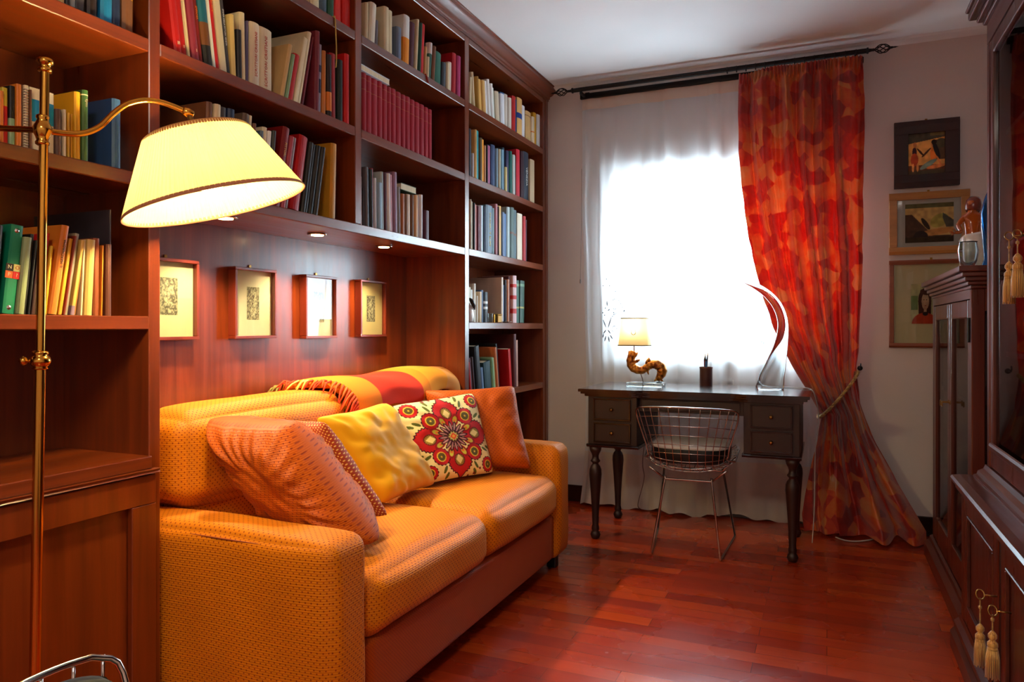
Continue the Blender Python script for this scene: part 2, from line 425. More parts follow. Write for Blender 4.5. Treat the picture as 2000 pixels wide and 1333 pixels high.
def silk():
    m = bpy.data.materials.new('red_orange_patchwork_silk'); m.use_nodes = True; t = m.node_tree; g = G(m)
    co = g.coord('UV', (1, 1, 1))
    n0 = g.n('ShaderNodeTexNoise', {0: co, 'Scale': 5.0, 'Detail': 2.0})
    v = g.n('ShaderNodeTexVoronoi', {0: g.mix(.08, co, n0.outputs[1]), 'Scale': 15.0, 'Randomness': 1.0}, feature='SMOOTH_F1'); v.inputs['Smoothness'].default_value = .12
    sep = g.n('ShaderNodeSeparateColor', {0: v.outputs['Color']})
    n1 = g.n('ShaderNodeTexNoise', {0: co, 'Scale': 14.0, 'Detail': 5.0, 'Roughness': .6})
    a = g.n('ShaderNodeMath', {0: sep.outputs[0], 1: n1.outputs[0]}, operation='ADD'); b = g.n('ShaderNodeMath', {0: a.outputs[0], 1: .5}, operation='MULTIPLY')
    c = g.ramp(b.outputs[0], [(.28, (126, 16, 8)), (.43, (170, 32, 8)), (.52, (186, 66, 16)), (.64, (192, 96, 32)), (.8, (188, 126, 64))])
    g.base(c); g.p.inputs['Roughness'].default_value = .42; g.p.inputs['Sheen Weight'].default_value = .3
    n2 = g.n('ShaderNodeTexNoise', {0: co, 'Scale': 38.0, 'Detail': 4.0, 'Distortion': .8}); g.bump(n2.outputs[0], .45, .004)
    tr = t.nodes.new('ShaderNodeBsdfTranslucent'); t.links.new(g.mix(.55, c, (255, 10, 4)), tr.inputs[0])
    mx = t.nodes.new('ShaderNodeMixShader'); mx.inputs[0].default_value = .10
    t.links.new(g.p.outputs[0], mx.inputs[1]); t.links.new(tr.outputs[0], mx.inputs[2]); t.links.new(mx.outputs[0], g.out.inputs[0]); return m
M['silk'] = silk()
def rope_mat():
    m = base_mat('gold_cord', (176, 132, 62), .6, sheen=.3); g = G(m); g.base(g.ramp(g.n('ShaderNodeTexNoise', {0: g.world((90, 90, 90)), 'Scale': 1.0}).outputs[0], [(.35, (132, 92, 38)), (.65, (196, 154, 80))])); return m
M['rope'] = rope_mat()
def tassel_mat():
    m = base_mat('gold_tassel_silk', (206, 148, 62), .55, sheen=.4); g = G(m); g.base(g.ramp(g.n('ShaderNodeTexNoise', {0: g.world((420, 420, 8)), 'Scale': 1.0}).outputs[0], [(.35, (160, 100, 34)), (.65, (226, 176, 92))])); return m
M['tassel'] = tassel_mat()
def gilt():
    m = base_mat('old_gilded_wood', (190, 120, 40), .34, .55); g = G(m); n = g.n('ShaderNodeTexNoise', {0: g.world((60, 60, 60)), 'Scale': 1.0, 'Detail': 4.0})
    g.base(g.ramp(n.outputs[0], [(.35, (110, 48, 18)), (.55, (196, 126, 40)), (.75, (232, 176, 72))])); g.bump(n.outputs[0], .5, .003); return m
M['gilt'] = gilt()
M['glow'] = base_mat('halogen_lens', (255, 214, 150), .5, emit=22.0); M['bulb'] = base_mat('lit_bulb', (255, 214, 150), .5, emit=30.0)
M['radiator'] = base_mat('radiator_enamel', (226, 224, 220), .35)
M['swan'] = base_mat('glazed_white_ceramic', (236, 232, 226), .12, coat=.4)
_bc = {}
def bookmat(c, rough=.5):
    k = (tuple(c), rough)
    if k not in _bc:
        m = base_mat('book_cover_%d' % len(_bc), c, rough, spec=.4); g = G(m)
        n = g.n('ShaderNodeTexNoise', {0: g.world((25, 25, 8)), 'Scale': 1.0, 'Detail': 4.0})
        g.base(g.mix(n.outputs[0], tuple(max(0, v * .86) for v in c), tuple(min(255, v * 1.06) for v in c))); _bc[k] = m
    return _bc[k]
# ------------------------------------------------------------------ the room
XL, XR, YB, YF, ZC = -2.06, 0.93, 4.51, -1.7, 2.70
def struct(name, bm, m): return tag(obj(name, bm, m), kind='structure')
bm = NB(); box(bm, XL - .1, XR + .1, YF - .1, YB + .3, -.08, 0); struct('floor', bm, M['floor'])
bm = NB(); box(bm, XL - .1, XR + .1, YF - .1, YB + .3, ZC, ZC + .1); struct('ceiling', bm, M['ceil'])
bm = NB(); box(bm, XL - .12, XL, YF, YB, 0, ZC); struct('wall_left', bm, M['wall'])
bm = NB(); box(bm, XR, XR + .12, YF, YB, 0, ZC); struct('wall_right', bm, M['wall'])
bm = NB(); box(bm, XL, XR, YF - .12, YF, 0, ZC); struct('wall_front', bm, M['wall'])
WX0, WX1, WZ0, WZ1 = -1.27, 0.07, .95, 2.10
bm = NB()
box(bm, XL, WX0, YB, YB + .28, 0, ZC); box(bm, WX1, XR, YB, YB + .28, 0, ZC)
box(bm, WX0, WX1, YB, YB + .28, 0, WZ0); box(bm, WX0, WX1, YB, YB + .28, WZ1, ZC)
struct('wall_back', bm, M['wall'])
bm = NB(); box(bm, -1.665, XR, YB - .016, YB, 0, .107, .004); struct('baseboard_back', bm, M['walnut_h'])
bm = NB(); box(bm, XR - .016, XR, YF, YB - .02, 0, .107, .004); struct('baseboard_right', bm, M['walnut_h'])
# slim crown strip above the curtain rod
bm = NB(); prism(bm, [(YB - .07, ZC), (YB, ZC), (YB, ZC - .022), (YB - .02, ZC - .016), (YB - .055, ZC - .01)], 0, -1.66, XR - .002); struct('trim_1', bm, M['white_wall'])
# window: fixed frame, two casements with panes, sill
w = thing('window_1', None, None, ((WX0 + WX1) / 2, YB + .14, WZ0)); w['kind'] = 'structure'
bm = NB()
yy = YB + .12
for a, b, c, d in ((WX0, WX1, WZ0, WZ0 + .05), (WX0, WX1, WZ1 - .05, WZ1)): box(bm, a, b, yy, yy + .06, c, d, .004)
for a, b in ((WX0, WX0 + .05), (WX1 - .05, WX1)): box(bm, a, b, yy, yy + .06, WZ0 + .05, WZ1 - .05, .004)
obj('window_frame', bm, M['white'], w)
xm = (WX0 + WX1) / 2
for a, b in ((WX0 + .05, xm), (xm, WX1 - .05)):
    bm = NB(); y1 = yy - .012
    box(bm, a, b, y1, y1 + .05, WZ0 + .05, WZ0 + .11, .003); box(bm, a, b, y1, y1 + .05, WZ1 - .11, WZ1 - .05, .003)
    box(bm, a, a + .055, y1, y1 + .05, WZ0 + .11, WZ1 - .11, .003); box(bm, b - .055, b, y1, y1 + .05, WZ0 + .11, WZ1 - .11, .003)
    cs = obj('casement', bm, M['white'], w)
    bm = NB(); box(bm, a + .055, b - .055, y1 + .022, y1 + .026, WZ0 + .11, WZ1 - .11); obj('pane', bm, M['pane'], cs)
bm = NB(); box(bm, WX0 - .03, WX1 + .03, YB - .012, YB + .12, WZ0 - .03, WZ0, .006); obj('window_sill', bm, M['white'], w)

# ------------------------------------------------------------------ built-in bookcase
XBF, XBK, XW = -1.69, -2.035, -2.055          # front plane, face of the back panels, back of the panels
T = .036
UP = [(1.424, 1.4605), (2.366, 2.408), (3.304, 3.35)]
Y_A, Y_END = .42, 4.413
SH = [2.29, 1.915, 1.537, 1.157, .775]
bc = thing('bookcase', 'wall-wide built-in cherry wood bookcase with cornice and sofa niche', 'bookcase', (XBF, 2.4, 0))
def upright(y0, y1, z0=0, z1=2.62):
    bm = NB(); box(bm, XW, XBF, y0, y1, z0, z1, .0025, 1); return obj('upright', bm, M['cherry_v'], bc)
upright(Y_A, Y_A + .037)
upright(*UP[0]); upright(*UP[1], z0=1.5375); upright(*UP[2])
upright(4.413, 4.452)
bm = NB(); box(bm, XW, XBF + .004, 4.4525, YB - .017, 0, 2.62, .002, 1); obj('end_filler', bm, M['cherry_v'], bc)
def back(y0, y1, z0, z1):
    bm = NB(); box(bm, XW + .0, XBK, y0, y1, z0, z1); return obj('back_panel', bm, M['cherry_v'], bc)
bays = [(Y_A + .037, 1.424), (1.4605, 2.366), (2.408, 3.304), (3.35, 4.413)]
back(*bays[0], 0, 2.62); back(*bays[3], 0, 2.62); back(bays[1][0], bays[2][1], 0, 1.499); back(*bays[1], 1.499, 2.62); back(*bays[2], 1.499, 2.62)
def shelf(y0, y1, zt, name='shelf', t=T, xf=XBF):
    bm = NB(); box(bm, XBK, xf, y0, y1, zt - t, zt, .0025, 1); return obj(name, bm, M['cherry_h'], bc)
for z in (2.29, 1.915, 1.545, 1.160): shelf(*bays[0], z)
for b in (1, 2):
    for z in (2.29, 1.915): shelf(*bays[b], z)
shelf(bays[1][0], bays[2][1], 1.537, 'niche_soffit', .038)
for z in SH + [.40]: shelf(*bays[3], z)
for b in bays: shelf(b[0], b[1], 2.62, 'top_board', .03)
bm = NB(); box(bm, XBK, XBF - .02, bays[3][0], bays[3][1], 0, .07); obj('plinth', bm, M['cherry_h'], bc)
# frieze rail and cornice
bm = NB(); prism(bm, [(XBF - .02, 2.6205), (XBF + .004, 2.6205), (XBF + .004, 2.632), (XBF + .012, 2.634), (XBF + .014, 2.648), (XBF + .03, 2.654), (XBF + .05, 2.672), (XBF + .058, 2.676), (XBF + .058, 2.692), (XBF + .066, 2.694), (XBF + .066, 2.698), (XBF - .02, 2.698)], 1, Y_A - .02, YB - .002); obj('cornice', bm, M['cherry_h'], bc, auto=30)
bm = NB(); box(bm, XW, XBF - .0205, Y_A, YB - .002, 2.6205, 2.66); obj('cornice_board', bm, M['cherry_h'], bc)
# low cupboard of the bay behind the floor lamp
y0, y1 = bays[0]
bm = NB(); box(bm, XBK, XBF + .012, y0, y1, .748, .782, .003); prism(bm, [(XBF + .001, .7479), (XBF + .026, .7479), (XBF + .022, .742), (XBF + .026, .738), (XBF + .001, .738)], 1, y0, y1 + .015); obj('cupboard_top', bm, M['cherry_h'], bc)
bm = NB(); box(bm, XBK, XBF - .022, y0, y1, 0, .7375); obj('cupboard_body', bm, M['cherry_v'], bc)
ym = (y0 + y1) / 2
for a, b in ((y0 + .002, ym - .0015), (ym + .0015, y1 + .008)):
    bm = NB(); xo, xi = XBF + .018, XBF - .0
    box(bm, xi, xo, a, b, .655, .733, .002, 1); box(bm, xi, xo, a, b, .07, .15, .002, 1)
    box(bm, xi, xo, a, a + .075, .15, .655, .002, 1); box(bm, xi, xo, b - .075, b, .15, .655, .002, 1)
    dr = obj('cupboard_door', bm, M['cherry_v'], bc)
    bm = NB(); box(bm, XBF - .014, XBF - .004, a + .07, b - .07, .145, .66); obj('door_panel', bm, M['cherry_v'], dr)
bm = NB(); box(bm, XBK, XBF - .03, y0, y1, .0, .068); obj('cupboard_plinth', bm, M['cherry_h'], bc)
# three recessed halogen downlights in the niche soffit
SPOTS = [at(454, 424, Z=1.497), at(625, 457.5, Z=1.497), at(752, 481.5, Z=1.497)]
for p in SPOTS:
    c = Vector((-1.84, p.y, 1.4985))
    bm = NB(); lathe(bm, [(.026, 0), (.038, 0), (.040, -.003), (.036, -.006), (.027, -.004)], c, seg=28); dl = obj('downlight', bm, M['chrome'], bc, smooth=True)
    bm = NB(); lathe(bm, [(.0005, -.0045), (.024, -.0045), (.024, -.0072), (.0005, -.0085)], c, seg=20); obj('lens', bm, M['glow'], dl)
    light('niche_downlight', 'SPOT', (c.x, c.y, c.z - .012), SPOT_E, (1.0, .76, .46), .02, (0, 0, 0), spot_size=R(118), spot_blend=.6)

# framed prints hung inside the niche
def paint_etching(seed):
    def f(u, v):
        n = vnoise(u * 9 + 9, v * 12 + 9, seed); n2 = vnoise(u * 24 + 9, v * 30 + 9, seed + 1); n3 = vnoise(u * 4 + 3, v * 5 + 3, seed + 2)
        fig = np.exp(-((u * 1.2) ** 2 + (v * .8 - .1 * np.sin(u * 6 + seed)) ** 2) * 2.2)
        g_ = .35 + .35 * (n > .5) + .25 * (n2 - .5) + .35 * fig * (n3 > .45)
        g_ = np.clip(g_, .08, .95)[..., None]
        return g_ * np.array([214, 196, 150]) + (1 - g_) * np.array([42, 34, 24])
    return f
def flat_panel(name, P, U, V, nu, nv, f, mat, parent):
    u, v = np.meshgrid(np.linspace(-1, 1, nu), np.linspace(-1, 1, nv))
    P, U, V = (np.array(a, float) for a in (P, U, V))
    pts = P + U * u[..., None] + V * v[..., None]
    me = gridmesh(name, pts, np.stack([u, v], -1), f(u, v)); return link(name, me, mat, parent)
def niche_print(y0, y1, z0, z1, label, mat_c, pic, seed):
    t = thing('framed_print', label, 'picture', (XBK, (y0 + y1) / 2, z0), 'framed prints in the sofa niche')
    bm = NB(); X0, X1 = XBK + .001, XBK + .038; k = .011
    box(bm, X0, X1, y0, y1, z1 - k, z1, .0015, 1); box(bm, X0, X1, y0, y1, z0, z0 + k, .0015, 1)
    box(bm, X0, X1, y0, y0 + k, z0 + k, z1 - k, .0015, 1); box(bm, X0, X1, y1 - k, y1, z0 + k, z1 - k, .0015, 1)
    obj('frame', bm, M['redframe'], t)
    bm = NB(); box(bm, X0, XBK + .018, y0 + k, y1 - k, z0 + k, z1 - k); obj('mount', bm, base_mat('mount_board_%d' % seed, mat_c, .9), t)
    cy, cz = (y0 + y1) / 2 + pic[0], (z0 + z1) / 2 + pic[1]
    flat_panel('etching', (XBK + .0186, cy, cz), (0, pic[2] / 2, 0), (0, 0, pic[3] / 2), 60, 90, paint_etching(seed), M['print'], t)
    bm = NB(); box(bm, XBK + .024, XBK + .0255, y0 + k, y1 - k, z0 + k, z1 - k); obj('glazing', bm, M['pane'], t)
    bm = NB(); box(bm, X0, X0 + .004, (y0 + y1) / 2 - .006, (y0 + y1) / 2 + .006, z1 + .0005, z1 + .014, .001, 1); obj('hanger', bm, M['brass_d'], t)
niche_print(1.665, 1.888, 1.088, 1.36, 'print of a crowded scene in thin red frame, nearest the floor lamp', (228, 206, 152), (.0, .01, .07, .125), 11)
niche_print(2.055, 2.275, 1.088, 1.356, 'small grey print on cream mount between two downlights, centre figure standing', (224, 204, 166), (.0, .0, .065, .125), 12)
niche_print(2.452, 2.664, 1.083, 1.353, 'framed print whose glass mirrors the bright window', (226, 210, 180), (.0, .0, .07, .13), 13)
niche_print(2.842, 3.057, 1.085, 1.355, 'small dark print on yellow mount nearest the niche end', (230, 200, 132), (.0, .0, .07, .125), 14)

# ------------------------------------------------------------------ sofa
sofa = thing('sofa', 'two-seat orange dotted sofa standing in the bookcase niche', 'sofa', (-1.55, 2.4, 0))
def soft(name, args, mat, **k):
    me = rbox(name, *args, **k); return link(name, me, mat, sofa, True)
XS = -1.135
soft('base', (-1.98, XS - .012, 1.646, 3.146, .07, .268), M['sofa_plain'], r=.015, n=14)
soft('arm', (-1.93, XS, 1.488, 1.645, .062, .578), M['sofa'], r=.034, n=26, puff=(.012, .01, .014), wr=.004, seed=2)
soft('arm', (-1.685, XS, 3.147, 3.303, .062, .578), M['sofa'], r=.034, n=26, puff=(.012, .008, .012), wr=.003, seed=3)
soft('back_frame', (-2.03, -1.93, 1.50, 3.285, .062, .80), M['sofa'], r=.03, n=20, wr=.003)
soft('seat_cushion', (-1.80, XS + .012, 1.650, 2.398, .272, .455), M['sofa'], r=.06, n=30, puff=(.02, .004, .022), wr=.003, seed=4)
soft('seat_cushion', (-1.80, XS + .008, 2.404, 3.143, .272, .452), M['sofa'], r=.06, n=30, puff=(.02, .004, .02), wr=.003, seed=5)
soft('back_cushion', (-1.965, -1.735, 1.59, 2.395, .585, .872), M['sofa'], r=.07, n=30, puff=(.02, .02, .018), wr=.003, seed=6)
soft('back_cushion', (-1.965, -1.745, 2.40, 3.22, .585, .868), M['sofa'], r=.07, n=30, puff=(.02, .02, .014), wr=.005, seed=7)
for n_, (yy0, yy1) in enumerate(((1.652, 2.395), (2.405, 3.14))):
    soft('lower_back', (-1.925, -1.79, yy0, yy1, .30, .60), M['sofa'], r=.04, n=14)
# welt seams along the near arm
bm = NB(); tube(bm, [(-1.90, 1.4995, .558), (-1.5, 1.489, .561), (-1.17, 1.497, .558), (-1.137, 1.52, .556)], .0022, 6); obj('welt', bm, base_mat('welt_cord', (150, 66, 26), .7), sofa, True)
for x_, y_ in ((-1.19, 1.53), (-1.19, 3.235), (-1.90, 1.57), (-1.64, 3.24)):
    bm = NB(); box(bm, x_ - .022, x_ + .022, y_ - .022, y_ + .022, 0, .062, .004); obj('foot', bm, M['black'], sofa)

# scatter cushions
def put_cushion(label, A, B, C, D, th, mat, wr, seed, colf=None, name='cushion', pinch=.07, **kw):
    me = cushion(name, A, B, C, D, th, wr=wr, seed=seed, colf=colf, pinch=pinch, **kw)
    o = link(name, me, mat, None, True, org=D); tag(o, label, 'cushion', 'cushions on the sofa'); return o
put_cushion('rust cushion with gold dots squeezed behind the slouching orange one', (-1.72, 1.835, .845), (-1.455, 1.875, .835), (-1.275, 1.975, .525), (-1.56, 1.955, .50), .11, M['rust_gold'], .006, 8)
put_cushion('big slouching rust-orange cushion leaning across the near sofa arm', (-1.735, 1.665, .86), (-1.45, 1.715, .85), (-1.19, 1.80, .50), (-1.49, 1.80, .49), .25, M['rust'], .010, 3, pinch=.03, rf=24, rg=1.5, n=90)
put_cushion('plain yellow velvet cushion in the middle of the sofa', (-1.665, 2.085, .815), (-1.625, 2.475, .835), (-1.465, 2.605, .485), (-1.475, 2.235, .485), .13, M['velvet'], .010, 5)
def mandala(u, v):
    r = np.hypot(u, v); th = np.arctan2(v, u); sh = u.shape
    c = np.broadcast_to(np.array([238, 222, 160.]), sh + (3,)).copy()
    def paint(mask, col): c[mask] = col
    DK, RD, GR, YL = (54, 14, 24), (190, 22, 30), (88, 100, 34), (236, 196, 60)
    for k in range(4):
        for s in (-1, 1):
            a = k * math.pi / 2 + s * .50; a2 = k * math.pi / 2 + s * .39
            for (aa, rr_, l) in ((a, .84, .10), (a2, .96, .085)):
                x = u * math.cos(aa) + v * math.sin(aa) - rr_; y = -u * math.sin(aa) + v * math.cos(aa)
                paint((x / l) ** 2 + (y / .035) ** 2 < 1, GR)
    for k in range(4):
        a = k * math.pi / 2
        x = u * math.cos(a) + v * math.sin(a); y = -u * math.sin(a) + v * math.cos(a)
        wob = 1 + .05 * np.cos(22 * np.arctan2(y, x - .62))
        def lobe(s): return ((x - .60) ** 2 + y ** 2 < (s * .27 * wob) ** 2) | ((x > .6) & (abs(y) < s * (.27) * (1 - (x - .6) / (s * .40)) * 1.0)) | ((x > .12) & (x < .6) & (abs(y) < s * .27 * ((x - .12) / .48) ** 1.3))
        paint(lobe(1.12), DK); paint(lobe(1.0), RD)
        d = np.hypot(x - .56, y * 1.15); paint((d < .155), (110, 30, 24)); paint(d < .12 + .012 * np.cos(16 * np.arctan2(y, x - .56)), (150, 130, 50)); paint((abs(x - .54) + abs(y) * 1.4 < .12), (236, 214, 140))
    for k in range(4):
        a = k * math.pi / 2 + math.pi / 4
        for rr_, sz in ((.60, .19), (1.08, .17)):
            x = u - rr_ * math.cos(a); y = v - rr_ * math.sin(a); d = np.hypot(x, y); an = np.arctan2(y, x)
            paint(d < sz * (1.1 + .05 * np.cos(14 * an)), DK); paint(d < sz * 1.0, RD); paint(d < sz * .62, YL); paint(d < sz * .50, (96, 88, 36)); paint(d < sz * .12, (230, 190, 70))
        x = u * math.cos(a) + v * math.sin(a) - .34; y = -u * math.sin(a) + v * math.cos(a)
    for k in range(8):
        a = k * math.pi / 4 + math.pi / 8
        x = u * math.cos(a) + v * math.sin(a) - .40; y = -u * math.sin(a) + v * math.cos(a)
        paint((x / .15) ** 2 + (y / .085) ** 2 < 1, (150, 20, 24)); paint((x / .09) ** 2 + (y / .05) ** 2 < 1, (200, 190, 60)); paint(((x + .02) / .03) ** 2 + (y / .03) ** 2 < 1, (230, 120, 40))
    for k in range(16):
        a = k * math.pi / 8
        x = u * math.cos(a) + v * math.sin(a) - .23; y = -u * math.sin(a) + v * math.cos(a)
        paint((x / .13) ** 2 + (y / .042) ** 2 < 1, (66, 20, 34)); paint((x / .09) ** 2 + (y / .018) ** 2 < 1, (190, 140, 140))
    paint(r < .115, (60, 30, 20)); paint(r < .10 + .012 * np.cos(10 * th), (196, 186, 110)); paint(abs(u) + abs(v) < .085, (222, 70, 40)); paint(abs(u) + abs(v) < .04, (236, 170, 70))
    for (x, y) in ((.35, -.93), (.50, -.83), (.2, -.97), (.93, .35), (.97, .2), (-.35, .95), (-.2, .97), (.3, .97)):
        paint(np.hypot(u - x, v - y) < .03, (120, 24, 34))
    e = np.maximum(abs(u), abs(v)); paint(e > .975, DK)
    return c
me = cushion('cushion', (-1.665, 2.565, .81), (-1.475, 2.965, .84), (-1.36, 2.945, .475), (-1.53, 2.585, .475), .12, n=210, wr=.005, seed=9, colf=mandala, pinch=.05)
o = link('cushion', me, M['mandala'], None, True, org=(-1.53, 2.585, .475)); tag(o, 'square cushion printed with a red flower mandala on cream', 'cushion', 'cushions on the sofa')
put_cushion('plump orange dotted cushion leaning in the far sofa corner', (-1.715, 2.90, .845), (-1.335, 3.125, .865), (-1.22, 3.06, .485), (-1.56, 2.90, .485), .13, M['rust'], .008, 6)

# folded wool throw over the top of the sofa back
th_ = thing('throw_blanket', 'folded wool throw with yellow, orange and red bands along the sofa back', 'blanket', (-1.82, 2.7, .88))
def throw_col(y, k, n):
    out = np.zeros((n, len(k), 3))
    return out
nu, nv = 90, 150
ys = np.linspace(2.24, 3.27, nv); prof = []
cross = spline([(-1.975, .845), (-1.985, .885), (-1.94, .925), (-1.85, .935), (-1.76, .925), (-1.705, .885), (-1.695, .835), (-1.703, .812), (-1.716, .835), (-1.722, .872), (-1.77, .897), (-1.85, .905), (-1.93, .897), (-1.955, .87)], 6)
cr = np.array(cross); V = np.zeros((nv, len(cr), 3)); Cc = np.zeros((nv, len(cr), 3))
for i, y in enumerate(ys):
    t = (y - 2.24) / 1.03
    drop = -.05 * max(0, .32 - t) / .32 + .012 * math.sin(9 * t) - .03 * max(0, t - .9) / .1
    s = np.where(cr[:, 0] > -1.78, 1, 0)
    V[i, :, 0] = cr[:, 0] + .008 * np.sin(t * 14 + cr[:, 1] * 30) * s + (.012 * math.sin(5 * t)) * s
    V[i, :, 2] = cr[:, 1] + .006 * math.sin(t * 11) + drop * s * np.clip((.93 - cr[:, 1]) / .1, 0, 1) + .006 * math.exp(-((t - .8) / .16) ** 2) - .012 + .012 * t
    skew = .16 * (cr[:, 0] + 1.98) / .3
    V[i, :, 1] = y + skew * (1 - t) * 1.0
    tt = t + 0 * cr[:, 0]
    for j in range(len(cr)):
        if tt[j] < .17: c = (204, 112, 14)
        elif tt[j] < .56: c = (188, 36, 6) if cr[j, 0] > -1.86 else (200, 52, 10)
        elif tt[j] < .66: c = (204, 118, 14)
        elif tt[j] < .86: c = (140, 136, 40) if -1.95 < cr[j, 0] < -1.78 else (212, 136, 26)
        else: c = (206, 140, 70)
        Cc[i, j] = c
uvs = np.stack(np.meshgrid(np.linspace(0, .6, len(cr)), np.linspace(0, 1.03, nv)), -1)
me = gridmesh('wool_cloth', V, uvs, Cc, wrap_u=True)
bm = NB(); bm.from_mesh(me); bm.verts.ensure_lookup_table(); n_ = len(cr)
bm.faces.new([bm.verts[j] for j in range(n_)][::-1]); bm.faces.new([bm.verts[(nv - 1) * n_ + j] for j in range(n_)]); bm.to_mesh(me); bm.free()
link('wool_cloth', me, M['throw'], th_, True)
bm = NB(); rnd = random.Random(4); cl = bm.verts.layers.float_color.new('Col')
for k in range(46):
    j = int(3 + k / 46 * 36) ; j = min(j, len(cr) - 1); p = Vector(V[0, j]); out = Vector((rnd.uniform(-.15, .35), -1, rnd.uniform(-.5, .0) - (.5 if cr[j, 0] > -1.76 else 0))).normalized()
    L = rnd.uniform(.05, .085); q = p + out * L * .5 + Vector((0, 0, rnd.uniform(0, .008))); r_ = p + out * L + Vector((rnd.uniform(-.012, .012), 0, -.012 - rnd.random() * .01))
    before = len(bm.verts); tube(bm, [p, q, r_], [.0042, .0045, .0028], 5); bm.verts.ensure_lookup_table()
    c = [(206, 60, 30), (214, 90, 40), (120, 110, 50), (196, 60, 26), (232, 190, 90)][(k // 4) % 5 if k < 20 else rnd.choice((0, 1, 3))]
    for v_ in bm.verts[before:]: v_[cl] = (*lin(c), 1)
obj('fringe', bm, M['throw'], th_, True)
# ------------------------------------------------------------------ books, one object each (cover; child page block, titles and bands)
CR, WH, TN, RD, DR, MR, BL, NV, LB, GN, LG, YE, OR, BK, DG, GR, BR, PK, PU, TE, SA, GB = (
    (226, 208, 168), (232, 230, 224), (206, 168, 112), (196, 28, 26), (132, 18, 20), (104, 26, 40), (52, 96, 150), (34, 48, 82), (138, 164, 184), (44, 92, 70), (140, 172, 130), (226, 176, 40),
    (222, 124, 34), (26, 24, 26), (62, 60, 66), (146, 146, 144), (120, 76, 48), (190, 112, 124), (130, 84, 110), (30, 122, 122), (206, 116, 100), (84, 104, 122))
XSP = -1.712
def make_book(y0, y1, z0, h, ang, col, depth=.21, xs=XSP, rough=.5, hard=True, bands=(), title=None, lie=False):
    """Standing book: spine faces +X at xs; leans by ang about the corner it rests on."""
    w = y1 - y0; t = min(.0032, w * .22) if hard else min(.0012, w * .16)
    pv = Vector((xs, y1 if ang > 0 else y0, z0))
    Rm = Matrix.Translation(pv) @ Matrix.Rotation(-ang, 4, 'X') @ Matrix.Translation(-pv)
    bm = NB(); rnd_ = min(.006, w * .28) if hard and w > .012 else .0006
    o_ = [(xs - depth, y0), (xs - .001, y0)]
    o_ += [(xs + rnd_ * math.sin(math.pi * k / 5) ** .7, y0 + w * (k / 5)) for k in range(1, 5)]
    o_ += [(xs - .001, y1), (xs - depth, y1), (xs - depth, y1 - t), (xs - .006, y1 - t), (xs - .006, y0 + t), (xs - depth, y0 + t)]
    prism(bm, o_, 2, z0, z0 + h)
    bmesh.ops.transform(bm, matrix=Rm, verts=bm.verts)
    org = Rm @ Vector((xs, (y0 + y1) / 2, z0))
    b = obj('book', bm, bookmat(col, rough), org=org)
    g_ = .003 if hard else .0002
    bm = NB(); box(bm, xs - depth + (.004 if hard else .0), xs - .0062, y0 + t + .0001, y1 - t - .0001, z0 + g_, z0 + h - g_)
    bmesh.ops.transform(bm, matrix=Rm, verts=bm.verts); obj('pages', bm, M['paper'], b)
    for (f0, f1, c) in bands:
        bm = NB(); e = .0006
        o2 = [(xs - .02, y0 - e), (xs - .001, y0 - e)] + [(xs + e + rnd_ * math.sin(math.pi * k / 5) ** .7, y0 + w * (k / 5)) for k in range(1, 5)] + [(xs - .001, y1 + e), (xs - .02, y1 + e), (xs - .02, y1), (xs - .004, y1 - .0002), (xs - .004, y0 + .0002), (xs - .02, y0)]
        prism(bm, o2, 2, z0 + h * f0, z0 + h * f1); bmesh.ops.transform(bm, matrix=Rm, verts=bm.verts); obj('spine_band', bm, bookmat(c), b)
    if title:
        s, f, hw, c, rot = (list(title) + [1])[:5]
        ux = Rm.to_3x3() @ Vector((0, 0, 1 if rot > 0 else -1)); uy = Rm.to_3x3() @ Vector((0, -1 if rot > 0 else 1, 0))
        q = Rm @ Vector((xs + rnd_ + .0012, (y0 + y1) / 2, z0 + h * f))
        text('title', s, w * hw, bookmat(c, .4), b, q, ux, uy, .0004)
    return b

